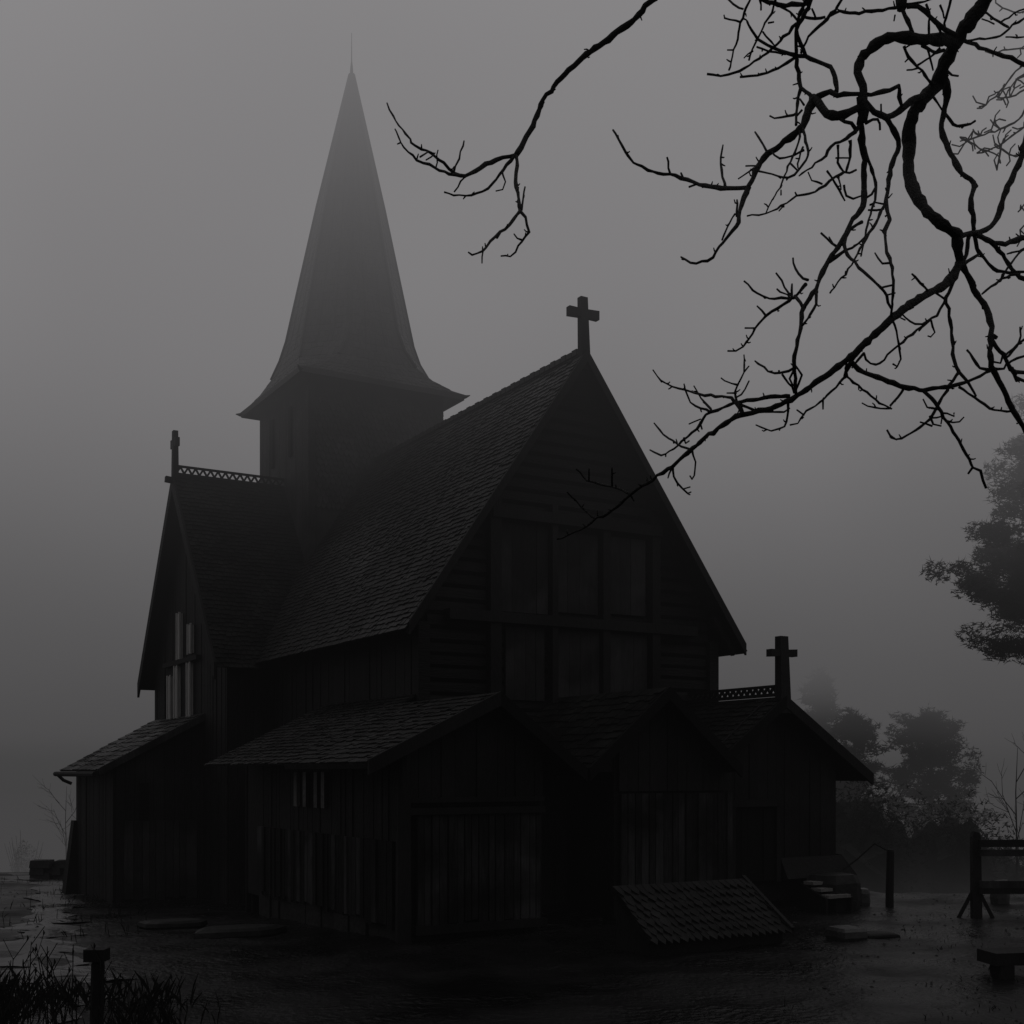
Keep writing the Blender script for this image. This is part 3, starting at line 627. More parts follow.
# the hooked limb to the left and everything hanging from it
m = MB()
limb(m, [(955, 44), (945, 39), (925, 40), (902, 37), (888, 38), (873, 47), (861, 59), (858, 72), (862, 86), (863, 98), (861, 113), (861, 129), (862, 145), (864, 160), (864, 195)], 6.6, 3.0)
limb(m, [(864, 190), (862, 207), (851, 224), (839, 246), (831, 257), (823, 271), (816, 289), (803, 308), (800, 328), (797, 345), (794, 361), (795, 378), (796, 394)], 3.0, 1.7)
limb(m, [(862, 97), (863, 110), (862, 122)], 6.0, 6.0)
A_ = [([(863, 96), (850, 94), (838, 95), (829, 93), (817, 97)], 2.4, 3.2), ([(858, 108), (850, 113), (838, 116), (827, 113), (818, 103), (813, 98)], 3.6, 5.0), ([(815, 98), (809, 109), (803, 125), (788, 139), (768, 154), (758, 168), (749, 186), (742, 204), (736, 227), (723, 242), (712, 257), (696, 263), (681, 257)], 4.8, .9),
      ([(749, 188), (727, 188), (699, 184), (676, 176), (653, 172), (633, 161), (623, 147), (613, 130)], 2.6, .9), ([(725, 187), (720, 164), (723, 145)], 1.5, .9), ([(670, 173), (667, 157)], 1.3, .9), ([(697, 184), (689, 187)], 1.2, .9), ([(683, 178), (681, 173)], 1.2, .9),
      ([(737, 216), (737, 200)], 1.2, .9), ([(735, 214), (727, 228), (722, 240)], 1.0, .9),
      ([(815, 100), (810, 94), (801, 88), (798, 72), (796, 56)], 2.2, 1.8), ([(801, 88), (797, 103), (796, 125)], 1.7, 1.3), ([(836, 92), (836, 82), (831, 67), (817, 62), (805, 56), (796, 56)], 2.4, 1.8),
      ([(850, -140), (825, -60), (811, 0), (801, 18), (796, 29), (796, 56)], 3.0, 1.9), ([(825, -60), (806, 0), (799, 16), (797, 30), (803, 49), (806, 57)], 2.4, 1.6), ([(910, -120), (870, -50), (842, 0), (831, 14), (819, 27), (809, 37), (801, 53)], 2.6, 1.3),
      ([(906, 6), (894, 8), (866, 12), (850, 13), (840, 11), (830, 16)], 1.8, 1.4), ([(796, 57), (782, 66), (762, 74), (740, 77)], 1.7, 1.1), ([(796, 24), (784, 37), (772, 49), (754, 62), (735, 73), (721, 76), (707, 74)], 1.8, 1.2), ([(794, 55), (774, 48), (758, 39), (747, 21)], 1.9, 1.1),
      ([(800, -120), (785, -40), (774, 6), (766, 23), (756, 43), (749, 60)], 2.0, .9), ([(753, 51), (744, 58)], 1.0, .8), ([(800, -120), (770, -60), (750, 0), (742, 18), (737, 39), (729, 70)], 1.8, .9), ([(743, 9), (733, 4), (727, -2)], 1.1, .9), ([(740, 22), (725, 18), (724, 15)], 1.0, .8), ([(734, 50), (727, 50)], .9, .7),
      ([(755, -5), (778, 5), (792, 4), (807, 4), (812, -4)], 2.2, 2.0), ([(763, 32), (774, 45)], 1.1, .9), ([(792, 54), (770, 52), (757, 47)], 1.3, .9), ([(768, 23), (774, 22)], .9, .7), ([(804, 17), (815, 19), (825, 17)], 1.4, 1.3), ([(816, 19), (812, 9)], 1.1, .8), ([(760, 0), (761, 10)], 1.2, .9), ([(778, 5), (790, 12), (797, 20)], 1.4, 1.2),
      ([(797, 113), (782, 118), (770, 116)], 1.3, .9), ([(802, 126), (807, 146), (808, 156), (799, 168), (788, 178), (772, 174), (758, 171)], 1.5, .9), ([(800, 128), (797, 148), (788, 166), (780, 187), (772, 200), (766, 213)], 1.2, .8), ([(804, 150), (795, 155), (780, 158), (772, 152)], 1.2, .9), ([(767, 152), (763, 144), (755, 132)], 1.2, .9), ([(757, 166), (746, 166)], 1.0, .8), ([(754, 168), (738, 179)], .9, .7),
      ([(791, 164), (797, 170)], .9, .8), ([(803, 147), (799, 158), (798, 168)], .9, .8), ([(802, 110), (796, 117)], 1.2, 1.0), ([(804, 105), (800, 99)], 1.2, 1.0), ([(781, 190), (781, 195)], .8, .7),
      ([(861, 124), (846, 139), (831, 146), (825, 156), (812, 167), (799, 176)], 2.2, .9), ([(838, 145), (838, 162), (844, 172), (856, 170)], 1.4, 1.0), ([(850, 140), (850, 156), (846, 172)], 1.6, 1.2), ([(836, 158), (850, 158)], .9, .8), ([(844, 172), (825, 184), (815, 192), (797, 196), (782, 206), (766, 213), (747, 216)], 1.5, .8), ([(797, 196), (795, 192)], 1.0, .8), ([(784, 205), (779, 211)], .8, .7),
      ([(827, 171), (832, 178), (842, 195), (845, 201)], 1.2, .9), ([(844, 185), (846, 195), (854, 199), (861, 196)], 1.2, .9), ([(822, 184), (812, 180), (808, 172)], 1.1, .8), ([(839, 175), (841, 190)], .8, .7), ([(866, 123), (878, 119), (880, 130)], 1.6, 1.0), ([(857, 131), (851, 124), (840, 119)], 2.2, 1.4),
      ([(863, 94), (871, 94), (890, 91), (898, 86), (899, 97), (901, 106), (892, 115)], 2.2, 1.9), ([(865, 102), (870, 108), (881, 115), (892, 116), (899, 112), (910, 102), (925, 95)], 3.2, 3.4), ([(881, 115), (881, 104)], 1.2, .9), ([(902, 108), (905, 104)], 2, 1.4),
      ([(864, 146), (872, 170), (876, 188), (873, 205), (868, 220), (863, 245), (861, 256)], 2.0, .9), ([(884, 117), (891, 125), (898, 141), (897, 152), (892, 164), (888, 185), (886, 203), (889, 219), (885, 230), (887, 252), (891, 264), (893, 285), (892, 305), (891, 314), (896, 332), (900, 350), (900, 359), (897, 365), (893, 364)], 3.0, .9),
      ([(886, 203), (882, 210), (873, 228), (863, 244), (851, 265), (830, 293)], 1.7, .8), ([(846, 234), (845, 250), (859, 267), (880, 287), (887, 295), (891, 308)], 1.8, 1.4), ([(846, 250), (859, 244), (866, 236)], 1.5, 1.0), ([(846, 250), (836, 256), (829, 262)], 2.0, 1.6), ([(862, 222), (850, 230), (842, 245)], 1.8, 1.4), ([(880, 288), (893, 285)], 1.2, 1.0), ([(887, 295), (895, 293)], 1.0, .8),
      ([(836, 246), (827, 239), (821, 233)], 1.4, .9), ([(833, 244), (829, 237)], .9, .7), ([(890, 263), (882, 263), (875, 253)], 1.3, .9), ([(888, 222), (883, 231), (886, 236)], 1.4, 1.2), ([(870, 205), (876, 203), (886, 204)], 1.2, 1.1), ([(868, 210), (877, 211), (884, 209)], 1.1, 1.0), ([(863, 200), (872, 194), (875, 188)], 1.2, 1.0),
      ([(808, 280), (798, 274), (793, 258)], 1.4, .9), ([(806, 284), (800, 292), (794, 299), (789, 292), (781, 281), (776, 273)], 2.0, .9), ([(793, 298), (769, 298), (753, 290), (744, 281)], 1.4, .9), ([(790, 298), (777, 289)], 1.1, .8), ([(792, 298), (778, 308), (766, 316), (755, 328), (749, 338), (743, 347), (736, 351), (728, 351)], 1.6, .9), ([(766, 316), (757, 306)], 1.0, .8), ([(755, 328), (745, 328)], 1.0, .8), ([(792, 296), (792, 284)], 1.2, .9), ([(795, 296), (800, 303), (803, 308)], 1.9, 1.6),
      ([(826, 267), (820, 280), (816, 290), (816, 304), (808, 318), (802, 326)], 1.6, 1.2), ([(816, 290), (808, 304), (806, 306)], 1.1, 1.0), ([(794, 368), (788, 371), (780, 373), (769, 371), (755, 361)], 1.3, .9), ([(782, 374), (792, 387), (794, 393)], 1.2, 1.0), ([(794, 364), (801, 376), (796, 390)], 1.2, 1.0), ([(794, 370), (790, 378), (793, 386)], 1.1, .9), ([(779, 373), (779, 370)], 1, .8)]
for q, a, b in A_: limb(m, q, a, b)
tbuild(m, 'branch')
# right-hand limbs
m = MB()
B_ = [([(1150, -150), (1080, 0), (1035, 110), (1020, 160), (1004, 195), (998, 217), (986, 230), (973, 233), (958, 236)], 5, 2.8), ([(974, 234), (988, 240), (1000, 244), (1022, 239), (1060, 232), (1120, 210)], 2.6, 3.4), ([(943, 78), (947, 92), (943, 115), (941, 129), (946, 143), (951, 154), (961, 172), (974, 183), (971, 199), (973, 215), (974, 230)], 3.8, 2.3), ([(973, 182), (977, 187)], 2.2, 1.4),
      ([(969, 236), (966, 254), (962, 264)], 1.8, 1.8), ([(974, 234), (977, 248), (978, 254), (968, 261), (963, 266)], 1.7, 1.6), ([(978, 250), (984, 258), (994, 269), (1009, 272), (1040, 271)], 1.7, 1.5), ([(988, 240), (996, 247), (1006, 259), (1015, 273), (1030, 281)], 2.2, 2.2), ([(1035, 243), (1022, 250), (1011, 263), (1000, 281), (996, 283)], 1.3, 1.0), ([(1020, 274), (1011, 275), (996, 283), (982, 294)], 1.4, 1.1), ([(1030, 248), (1019, 251), (1007, 254)], 1.1, .8),
      ([(961, 263), (967, 273), (974, 289), (984, 304), (990, 320), (992, 334), (990, 345), (991, 361), (994, 371), (1002, 386), (1011, 406), (1024, 427), (1045, 460)], 3.6, 2.6), ([(993, 336), (997, 338)], 2.6, 1.5), ([(992, 340), (996, 347), (1004, 356), (1011, 369), (1024, 373), (1050, 372)], 2.3, 1.8), ([(1006, 358), (1019, 342), (1020, 327)], 1.3, 1.0), ([(1008, 364), (1024, 355), (1045, 345)], 1.3, 1.0), ([(1006, 360), (1016, 376), (1030, 383)], 1.7, 1.4), ([(1004, 357), (1018, 344), (1030, 334)], 1.2, 1.0), ([(992, 368), (998, 369), (1004, 367), (1008, 360)], 1.5, 1.3), ([(989, 370), (980, 368), (967, 350)], 1.7, 1.0), ([(1003, 355), (1000, 363), (994, 362)], 1.2, 1.0), ([(1012, 368), (1016, 380), (1018, 378)], 2.0, 1.4),
      ([(902, -70), (902, -20), (902, 8), (908, 21), (912, 33)], 4.0, 2.0), ([(901, -2), (902, 9)], 5.5, 5.0), ([(907, 7), (918, 7), (926, 11), (933, 20), (945, 29), (957, 36)], 2.2, 2.4), ([(906, 4), (925, 2), (933, -2)], 1.3, 1.0), ([(930, 17), (929, 34)], 1.2, 1.1), ([(952, -10), (951, 0), (945, 24), (946, 32)], 1.4, 1.1), ([(940, 5), (944, 18)], 1.1, .9), ([(935, 20), (941, 34)], 1.5, 1.2), ([(926, 4), (929, 12), (934, 22), (942, 25)], 1.2, 1.0), ([(895, 15), (894, 21)], 1, .8),
      ([(904, 46), (908, 57), (918, 66), (931, 83), (934, 88)], 1.4, 1.4), ([(918, 65), (935, 54), (940, 48)], 1.2, 1.1), ([(927, 48), (930, 58), (933, 70)], 1.3, 1.1), ([(918, 68), (912, 70), (907, 70)], 1.0, .8), ([(922, 46), (936, 52), (944, 50)], 1.8, 1.4), ([(905, 48), (910, 45)], 1, .8), ([(909, 58), (905, 62)], .9, .7), ([(946, 70), (952, 75), (958, 76)], 1.3, 1.0), ([(944, 112), (949, 119), (953, 125), (964, 126), (975, 121)], 1.6, 1.1), ([(934, 98), (938, 104), (942, 110)], 1.3, 1.1),
      ([(963, 40), (975, 45), (992, 52), (1011, 58), (1024, 65), (1060, 75)], 1.9, 2.0), ([(966, 41), (985, 39), (1000, 36), (1009, 28), (1024, 18), (1050, 0)], 1.3, 1.1), ([(1008, 27), (994, 19), (987, 12), (985, 9)], 1.1, .9), ([(1001, 22), (1019, 11), (1035, 4)], .9, .8), ([(994, 24), (982, 19)], .9, .7), ([(1006, 37), (1024, 37), (1040, 36)], .9, .8)]
for q, a, b in B_: limb(m, q, a, b)
tbuild(m, 'branch')

# second bare tree, farther off at the right edge
t2 = thing('bare_tree', 'second bare tree with fine pale drooping twigs at the upper right edge', 'tree', (8.6, 15, ground_z(8.6, 15)))
def t2b(mb, n): o = mb.build(n, M['bark'], t2, True); o.location = -t2.location; return o
m = MB(); m.tube([(8.6, 15, -.4), (8.6, 15, 2), (8.5, 15.1, 6), (8.4, 15, 10), (8.2, 15, 13)], [.2, .16, .13, .09, .04], 9, .05); t2b(m, 'trunk')
m = MB()
for q in ([(1190, 60), (1090, 40), (1040, 52), (1021, 67), (1008, 82), (996, 96), (986, 105), (979, 107)], [(1180, 180), (1090, 110), (1040, 118), (1024, 127), (1004, 142), (988, 151), (977, 153)], [(1190, 100), (1080, 80), (1035, 95), (1019, 119), (1000, 129), (980, 136), (967, 141), (958, 154)], [(1001, 147), (997, 170)], [(1002, 149), (1009, 155), (1021, 154), (1040, 140)], [(980, 136), (973, 131)], [(1000, 129), (994, 122)], [(968, 141), (960, 137)],
          [(1190, 120), (1060, 60), (1024, 75), (1012, 85), (1006, 96)], [(1024, 90), (1010, 97), (998, 98)], [(1180, 20), (1060, 0), (1020, 12), (1000, 6)], [(1150, 50), (1050, 40), (1020, 48), (1003, 50)], [(1030, 75), (1016, 79), (1014, 90)], [(988, 151), (980, 149)], [(1180, 200), (1060, 190), (1030, 200), (1018, 212)], [(1060, 192), (1035, 215), (1020, 230)]):
    limb(m, q, 2.2 if len(q) > 4 else .9, .7, 0, True, 15.)
    for _ in range(4):
        p_ = R.choice(q[-4:]); a = R.uniform(0, 6.28); l = R.uniform(8, 18)
        limb(m, [p_, (p_[0] + math.cos(a) * l * .6, p_[1] + math.sin(a) * l * .6), (p_[0] + math.cos(a + .3) * l, p_[1] + math.sin(a + .3) * l)], .7, .6, .3, True, 15.)
t2b(m, 'branch')

# ------------------------------------------------------------------ conifers in the fog
def tuft(mb, c, s, flat=.5, n=3):
    """a spray of thin needles"""
    for _ in range(n):
        d = V((R.gauss(0, 1), R.gauss(0, 1), R.gauss(0, 1) * flat + .35)).normalized(); e = d.cross(V((R.gauss(0, 1), R.gauss(0, 1), R.gauss(0, 1)))).normalized()
        l = s * R.uniform(.6, 1.4); w = s * .10
        mb.add([c - d * l * .3 - e * w, c + d * l, c - d * l * .3 + e * w], [(0, 1, 2)])
def pine(label, x, y, ztop, zbot, prof, nl, pads, ts, seed, extra=(), tufts=70, pr=(.45, .18)):
    R.seed(seed); z0 = ground_z(x, y)
    t = thing('pine_tree', label, 'tree', (x, y, z0), 0, 'conifers in the fog')
    m = MB(); H = ztop - z0
    m.tube([(0, 0, -.5), (0, 0, H * .3), (.1, 0, H * .7), (0, 0, H)], [H * .022, H * .018, H * .01, .02], 8, .08); m.build('trunk', M['bark'], t)
    lm = MB(); fo = MB()
    ends = []
    for i in range(nl):
        z = lerp(zbot, ztop - .2, ((i + .5) / nl)) + R.uniform(-.2, .2); f = (z - zbot) / (ztop - zbot)
        a = i * 2.4 + R.uniform(-.5, .5); r = prof(f) * R.uniform(.7, 1.12)
        ends.append(V((math.cos(a) * r, math.sin(a) * r, z - z0)))
    for (ex, ey, ez) in extra: ends.append(V((ex - x, ey - y, ez - z0)))
    for e in ends:
        r = math.hypot(e.x, e.y); b = V((0, 0, min(H * .98, e.z + r * R.uniform(-.25, .05))))
        mid = b.lerp(e, .55) + V((0, 0, -.06 * r))
        lm.tube([b, mid, e], [.02 + .018 * r, .015 + .01 * r, .012], 5)
        for k in range(pads):
            q = lerp(.35, 1.02, k / max(1, pads - 1)) if pads > 1 else 1
            c = (b.lerp(mid, q * 2) if q < .5 else mid.lerp(e, (q - .5) * 2)) + V((R.gauss(0, .16) * r, R.gauss(0, .16) * r, R.gauss(0, .05) * r + .05))
            rr = pr[0] * R.uniform(.6, 1.25); rz = pr[1] * R.uniform(.7, 1.3)
            for _ in range(tufts):
                d = V((R.gauss(0, 1), R.gauss(0, 1), R.gauss(0, 1))).normalized() * R.random() ** .45
                tuft(fo, c + V((d.x * rr, d.y * rr, d.z * rz)), ts)
    for k in range(4):
        e = V((R.uniform(-.2, .2), R.uniform(-.2, .2), H - k * .2)); 
        for _ in range(tufts): d = V((R.gauss(0, 1), R.gauss(0, 1), R.gauss(0, 1))) * pr[0] * .35; tuft(fo, e + d, ts)
    fo.build('crown', M['needle'], t); lm.build('limbs', M['bark'], t)['kind'] = 'stuff'
    return t
ex = []
for (px, py, dy) in ((1005, 452, 0), (990, 470, .3), (1010, 480, -.5), (985, 500, .4), (975, 520, -.3), (958, 531, 0), (1000, 515, .5), (950, 570, .2), (945, 573, -.2), (965, 580, .4), (985, 575, -.5), (1000, 555, .3), (975, 600, .2), (1000, 600, -.4), (985, 615, .4), (995, 640, 0), (1012, 645, .5), (1012, 430, .2), (1016, 565, -.3), (952, 560, .3), (964, 566, -.2), (958, 582, .2), (972, 590, -.4), (978, 545, .4), (968, 536, .1), (1004, 590, .2), (1010, 600, -.2), (1000, 490, .3)):
    ex.append(at(px + 20, py + 4, 35 + dy * 2))
pine('large pine with shelf-like boughs reaching in from the right edge', 16.7, 35, 14.6, 5.4, lambda f: 3.1 * (1 - f * .6), 38, 5, .17, 11, ex, 110, (.50, .30))
pine('dense tall conifer standing in fog behind the slim post and fence', 29.1, 85, 6.0, -11, lambda f: .9 + 3.7 * (1 - f) ** .6, 110, 4, .34, 12, [at(905, 720, 85), at(938, 716, 85), at(922, 722, 84), at(888, 742, 85), at(960, 745, 85), at(897, 733, 86), at(948, 730, 84), at(880, 768, 85), at(970, 775, 85)], 42, (.75, .42))
pine('faint tall conifer rising just right of the annex roof cross', 22.7, 90, 8.9, -10, lambda f: .5 + 2.6 * (1 - f) ** .8, 50, 3, .5, 13, (), 40, (.8, .5))
pine('faint bushy conifer between the annex eave and the tall dense one', 22.4, 80, 5.7, -9, lambda f: .7 + 2.4 * (1 - f) ** .7, 50, 3, .45, 14, (), 40, (.8, .5))


# saplings and bush
def sapling(label, x, y, h, seed, n=7):
    R.seed(seed); z0 = ground_z(x, y); t = thing('bare_sapling', label, 'tree', (x, y, z0)); m = MB(); b = MB()
    m.tube([(0, 0, -.2), (.03, 0, h * .4), (-.02, 0, h * .75), (.05, 0, h)], [.05, .035, .02, .008], 6, .05); m.build('trunk', M['bark'], t)
    def grow(p, d, l, r, k):
        q = p + d * l * .5 + V((R.gauss(0, .05), R.gauss(0, .05), .04)) * l; e = q + (d + V((0, 0, .25))).normalized() * l * .5
        b.tube([p, q, e], [r, r * .8, r * .5], 5)
        if k:
            for _ in range(3): grow(p.lerp(e, R.uniform(.35, 1)), (d + V((R.gauss(0, .5), R.gauss(0, .5), R.gauss(0, .4)))).normalized(), l * .55, r * .6, k - 1)
    for i in range(n):
        a = R.uniform(0, 6.28); grow(V((0, 0, h * lerp(.25, .9, i / n))), V((math.cos(a) * .7, math.sin(a) * .7, .7)), h * .32 * (1 - .4 * i / n), .02, 2)
    b.build('limbs', M['bark'], t)
sapling('thin bare sapling in the fog by the left corner of the church', -25.6, 70, 7.4, 21)
sapling('small bare sapling above the fence rails at the right edge', 18.6, 45, 6.6, 22)
def bush(label, x, y, w, h, seed):
    R.seed(seed); z0 = ground_z(x, y); m = MB()
    for _ in range(4200):
        d = V((R.gauss(0, 1), R.gauss(0, 1), abs(R.gauss(0, 1)))).normalized() * R.random() ** .4
        tuft(m, V((d.x * w * (.8 + .3 * math.sin(d.y * 5)), d.y * w, d.z * h)), .10, 1)
    for _ in range(14):
        a = R.uniform(0, 6.28); m.tube([(0, 0, -.1), (math.cos(a) * w * .4, math.sin(a) * w * .4, h * .5), (math.cos(a) * w * .8, math.sin(a) * w * .8, h * R.uniform(.7, 1.2))], [.03, .02, .008], 5)
    o = m.build('bush', M['needle']); o.location = (x, y, z0); tag(o, label, 'bush')
bush('round dark bush in fog at the far left edge of the hilltop', -28, 70, 1.3, 4.2, 23)
bush('low scrub in fog at the foot of the slim post right of the church', 13.4, 46, 1.3, 2.6, 24)

R.seed(41)
m = MB()
for _ in range(70):      # scrub on the slope behind the fence, one tangled mass
    y = R.uniform(46, 70); x = R.uniform(.245, .46) * y; w_ = R.uniform(1.4, 2.8); h_ = R.uniform(1.6, 3.2) + 1.6 + .05 * (y - 46) + (1.4 if x < .38 * y else 0) + (.8 if x < .31 * y else 0); z = ground_z(x, y)
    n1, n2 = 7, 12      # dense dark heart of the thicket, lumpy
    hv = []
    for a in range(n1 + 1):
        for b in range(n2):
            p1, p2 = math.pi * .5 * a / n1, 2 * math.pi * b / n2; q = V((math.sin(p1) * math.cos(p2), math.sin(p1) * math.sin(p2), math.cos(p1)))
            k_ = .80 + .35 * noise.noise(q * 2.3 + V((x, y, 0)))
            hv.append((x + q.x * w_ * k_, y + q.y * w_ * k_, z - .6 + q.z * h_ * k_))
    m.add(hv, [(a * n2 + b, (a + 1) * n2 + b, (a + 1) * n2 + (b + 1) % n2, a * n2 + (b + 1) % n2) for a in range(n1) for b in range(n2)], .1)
    for _ in range(420):
        d = V((R.gauss(0, 1), R.gauss(0, 1), abs(R.gauss(0, 1)))).normalized() * R.uniform(.72, 1.05)
        tuft(m, V((x + d.x * w_, y + d.y * w_, z + d.z * h_)), .22, .8, 3)
tag(m.build('undergrowth', M['needle']), kind='stuff')
m = MB()
def pebble(x, y, r):
    z = ground_z(x, y) + r * .1; q = [V((x + r * math.cos(a) * R.uniform(.7, 1.2), y + r * math.sin(a) * R.uniform(.7, 1.2), z)) for a in (0, 1.26, 2.5, 3.77, 5.0)]
    t = V((x, y, z + r * R.uniform(.4, .8))); b = len(m.v)
    m.add(q + [t], [(i, (i + 1) % 5, 5) for i in range(5)])
for _ in range(520):
    y = 7 + 13 * R.random() ** .8; x = R.uniform(.20, .45) * y
    if noise.noise(V((x * .8, y * .8, 27))) < -.1: continue
    pebble(x, y, .010 + .022 * R.random() ** 3)
for _ in range(450):
    y = R.uniform(8, 26); x = R.uniform(-.45, -.22) * y
    if noise.noise(V((x * .8, y * .8, 27))) < -.1: continue
    pebble(x, y, .010 + .025 * R.random() ** 3)
tag(m.build('gravel', M['stone']), kind='stuff')

# ------------------------------------------------------------------ dry weeds and grass
R.seed(31)
m = MB()
def blade(x, y, h, w, lean, mb=m):
    z = ground_z(x, y) - .02; a = R.uniform(0, 6.28); d = V((math.cos(a), math.sin(a), 0)); s = V((-d.y, d.x, 0)) * w
    p = V((x, y, z)); q = p + V((0, 0, h * .6)) + d * lean * .4; e = p + V((0, 0, h)) + d * lean
    mb.add([p - s, p + s, q + s * .7, e, q - s * .7], [(0, 1, 2, 3, 4)])
for _ in range(2900):
    y = R.uniform(5.6, 11); x = lerp(-.44, -.26, R.random() ** 1.4) * y + R.gauss(0, .1)
    if noise.noise(V((x * 1.3, y * 1.3, 2))) < -.05: continue
    blade(x, y, R.uniform(.15, .5) * (1.25 if y < 7.5 else .6), .004 + .002 * R.random(), R.uniform(.03, .2))
for _ in range(1600):    # thin tufts by the track and on the plateau
    y = R.uniform(11, 34); x = -.43 * y + R.uniform(-.5, .30) * y * .45
    if noise.noise(V((x * .7, y * .7, 7))) < .1: continue
    blade(x, y, R.uniform(.06, .22), .006, R.uniform(.02, .1))
for _ in range(900):    # sparse short tufts on the gravel to the right
    y = R.uniform(9, 19); x = R.uniform(.22, .44) * y
    if noise.noise(V((x * .9, y * .9, 17))) < .18: continue
    blade(x, y, R.uniform(.02, .07), .005, R.uniform(.01, .06))
tag(m.build('grass', M['grass']), kind='stuff')
m = MB()
for _ in range(70):      # dead stalks with seed heads
    y = R.uniform(6.2, 8.2); x = lerp(-.43, -.285, R.random() ** 1.5) * y; h = R.uniform(.45, .95) * (1.0 if x < -.34 * y else .75); z = ground_z(x, y) - .05
    dx, dy = R.gauss(0, .09), R.gauss(0, .09); P = [V((x + dx * t * t, y + dy * t * t, z + h * t)) for t in (0, .35, .7, 1)]
    m.tube(P, [.006, .005, .004, .003], 5)
    for _ in range(R.randint(2, 5)):
        t = R.uniform(.5, 1); p = P[2].lerp(P[3], (t - .5) * 2); a = R.uniform(0, 6.28); l = R.uniform(.04, .13)
        e = p + V((math.cos(a) * l * .7, math.sin(a) * l * .7, l)); m.tube([p, e], [.003, .003], 4)
        if R.random() < .3: m.tube([e, e + V((.004, 0, .014)), e + V((0, 0, .034))], [.004, .008, .002], 5)
tag(m.build('dry_weeds', M['grass']), kind='stuff')

# ------------------------------------------------------------------ fog: denser and brighter with height
def ramp(N, L, src, pts, lo, hi):
    mr = N.new('ShaderNodeMapRange'); mr.inputs[1].default_value = lo; mr.inputs[2].default_value = hi; L.new(src, mr.inputs[0])
    cr = N.new('ShaderNodeValToRGB'); el = cr.color_ramp.elements
    top = max(v for _, v in pts)
    while len(el) < len(pts): el.new(.5)
    for e, (p_, v) in zip(el, sorted(pts)): e.position = (p_ - lo) / (hi - lo); e.color = (v / top,) * 3 + (1,)
    L.new(mr.outputs[0], cr.inputs[0])
    ml = N.new('ShaderNodeMath'); ml.operation = 'MULTIPLY'; ml.inputs[1].default_value = top; L.new(cr.outputs[0], ml.inputs[0])
    return ml.outputs[0]
fm = bpy.data.materials.new('fog'); fm.use_nodes = True; nt = fm.node_tree; N = nt.nodes; L = nt.links
N.remove(N['Principled BSDF']); out = N['Material Output']
geo = N.new('ShaderNodeNewGeometry'); sx = N.new('ShaderNodeSeparateXYZ'); L.new(geo.outputs['Position'], sx.inputs[0])
sig0 = ramp(N, L, sx.outputs[2], [(-30, .05), (-9, .04), (-4, .022), (-1.6, .006), (-.6, .0015), (3.2, .0015), (5.5, .0046), (7.5, .0145), (9.3, .029), (11.5, .060), (14, .082), (18, .11), (45, .09), (60, .0)], -30, 60)
# the hilltop itself lies in thinner mist than the land around it
vd = N.new('ShaderNodeVectorMath'); vd.operation = 'DISTANCE'; vd.inputs[1].default_value = (0, 15, 0)
cx = N.new('ShaderNodeCombineXYZ'); L.new(sx.outputs[0], cx.inputs[0]); L.new(sx.outputs[1], cx.inputs[1]); L.new(cx.outputs[0], vd.inputs[0])
fr_ = N.new('ShaderNodeMapRange'); fr_.interpolation_type = 'SMOOTHSTEP'; fr_.inputs[1].default_value = 16; fr_.inputs[2].default_value = 55; fr_.inputs[3].default_value = 1; fr_.inputs[4].default_value = 4.0; L.new(vd.outputs['Value'], fr_.inputs[0])
sg_ = N.new('ShaderNodeMath'); sg_.operation = 'MULTIPLY'; L.new(sig0, sg_.inputs[0]); L.new(fr_.outputs[0], sg_.inputs[1])
# drifting patches
fn_ = N.new('ShaderNodeTexNoise'); fn_.inputs['Scale'].default_value = .085; fn_.inputs['Detail'].default_value = 1.5; L.new(geo.outputs['Position'], fn_.inputs[0])
fp_ = N.new('ShaderNodeMapRange'); fp_.inputs[1].default_value = .3; fp_.inputs[2].default_value = .7; fp_.inputs[3].default_value = .55; fp_.inputs[4].default_value = 1.45; L.new(fn_.outputs['Fac'], fp_.inputs[0])
s2_ = N.new('ShaderNodeMath'); s2_.operation = 'MULTIPLY'; L.new(sg_.outputs[0], s2_.inputs[0]); L.new(fp_.outputs[0], s2_.inputs[1]); sig = s2_.outputs[0]
J = ramp(N, L, sx.outputs[2], [(-30, .056), (-6, .056), (0, .057), (3, .062), (6, .074), (9, .102), (11.5, .150), (14, .235), (17, .34), (22, .40), (60, .42)], -30, 60)
ab = N.new('ShaderNodeVolumeAbsorption'); ab.inputs['Color'].default_value = (0, 0, 0, 1); L.new(sig, ab.inputs['Density'])
em = N.new('ShaderNodeEmission'); em.inputs['Color'].default_value = (1.0, .972, .992, 1)  # fog glows by itself, standing in for daylight scattered in it
mm = N.new('ShaderNodeMath'); mm.operation = 'MULTIPLY'; L.new(sig, mm.inputs[0]); L.new(J, mm.inputs[1]); L.new(mm.outputs[0], em.inputs['Strength'])
ad = N.new('ShaderNodeAddShader'); L.new(ab.outputs[0], ad.inputs[0]); L.new(em.outputs[0], ad.inputs[1]); L.new(ad.outputs[0], out.inputs['Volume'])
fb = MB(); fb.box(-110, 110, -40, 190, -34, 62)
fo = fb.build('fog', fm); tag(fo, kind='structure')
try: fm.cycles.volume_step_rate = .35
except Exception: pass

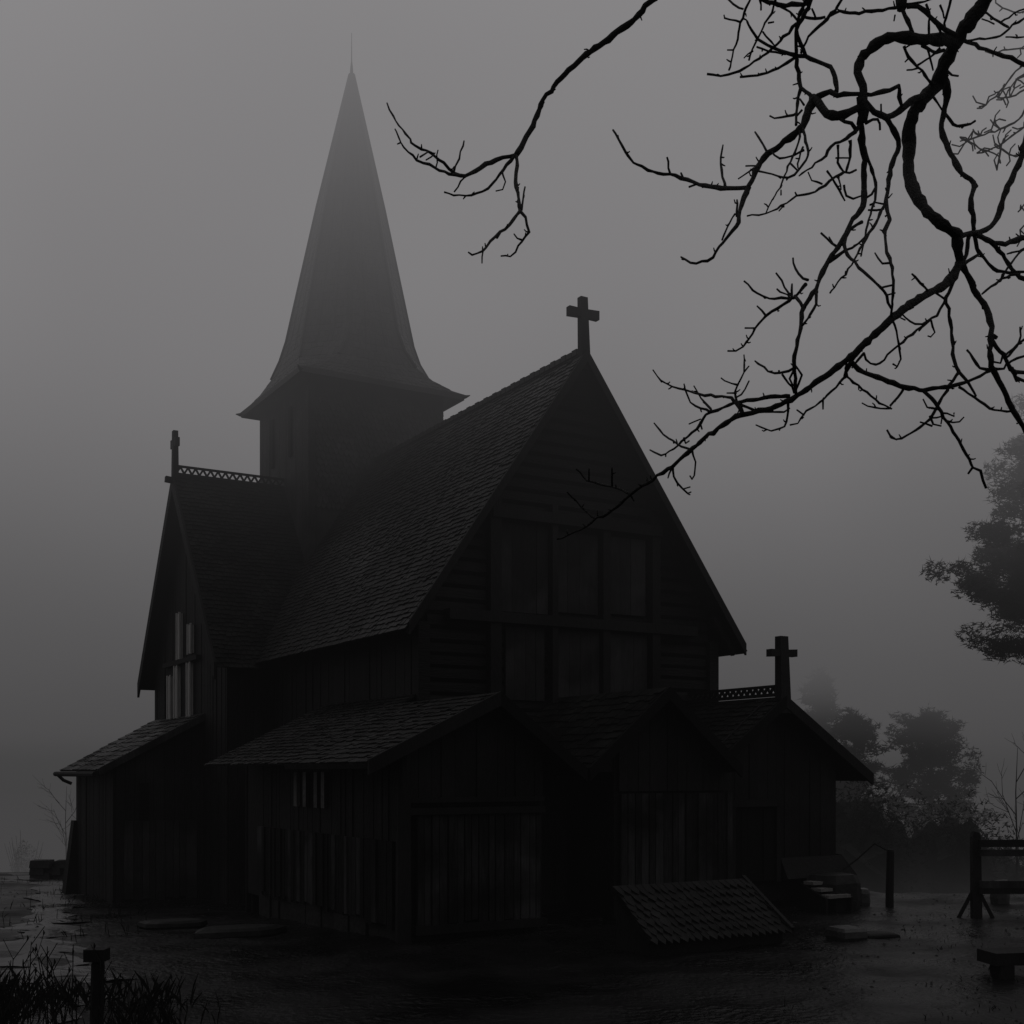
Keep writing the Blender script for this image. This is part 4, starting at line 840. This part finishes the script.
# ------------------------------------------------------------------ world and sun
w = bpy.data.worlds.new('World'); scene.world = w; w.use_nodes = True; nt = w.node_tree; N = nt.nodes; L = nt.links
bg = N['Background']
sky = N.new('ShaderNodeTexSky'); sky.sky_type = 'NISHITA'; sky.sun_disc = False; sky.sun_elevation = rad(35); sky.sun_rotation = rad(20); sky.dust_density = 6
bw = N.new('ShaderNodeRGBToBW'); L.new(sky.outputs[0], bw.inputs[0])
tc = N.new('ShaderNodeTexCoord'); sp_ = N.new('ShaderNodeSeparateXYZ'); L.new(tc.outputs['Generated'], sp_.inputs[0])
g = ramp(N, L, sp_.outputs[2], [(-1, .056), (-.06, .056), (.02, .059), (.06, .064), (.15, .090), (.35, .18), (.55, .28), (1, .32)], -1, 1)
mn = N.new('ShaderNodeMath'); mn.operation = 'MINIMUM'; mn.inputs[1].default_value = 1.0; 
sc_ = N.new('ShaderNodeMath'); sc_.operation = 'MULTIPLY'; sc_.inputs[1].default_value = .08; L.new(bw.outputs[0], sc_.inputs[0]); L.new(sc_.outputs[0], mn.inputs[0])
mxr = N.new('ShaderNodeMapRange'); mxr.inputs[1].default_value = 0; mxr.inputs[2].default_value = 1; mxr.inputs[3].default_value = .9; mxr.inputs[4].default_value = 1.1; L.new(mn.outputs[0], mxr.inputs[0])
mu = N.new('ShaderNodeMath'); mu.operation = 'MULTIPLY'; L.new(g, mu.inputs[0]); L.new(mxr.outputs[0], mu.inputs[1])
cb = N.new('ShaderNodeCombineColor'); 
for i in range(3): L.new(mu.outputs[0], cb.inputs[i])
L.new(cb.outputs[0], bg.inputs['Color']); bg.inputs['Strength'].default_value = 1.0
sd = bpy.data.lights.new('sun', 'SUN'); sd.energy = .02; sd.angle = rad(40); sd.color = (1, .98, .95)
so = bpy.data.objects.new('sun', sd); COL.objects.link(so); so.rotation_euler = (rad(55), 0, rad(200))

# ------------------------------------------------------------------ render settings
scene.view_settings.view_transform = 'Standard'; scene.view_settings.look = 'None'; scene.view_settings.exposure = 0
scene.render.engine = 'CYCLES'
cy = scene.cycles; cy.use_denoising = True; cy.max_bounces = 3; cy.diffuse_bounces = 2; cy.glossy_bounces = 2; cy.volume_max_steps = 512
cy.use_adaptive_sampling = True; cy.adaptive_threshold = .005
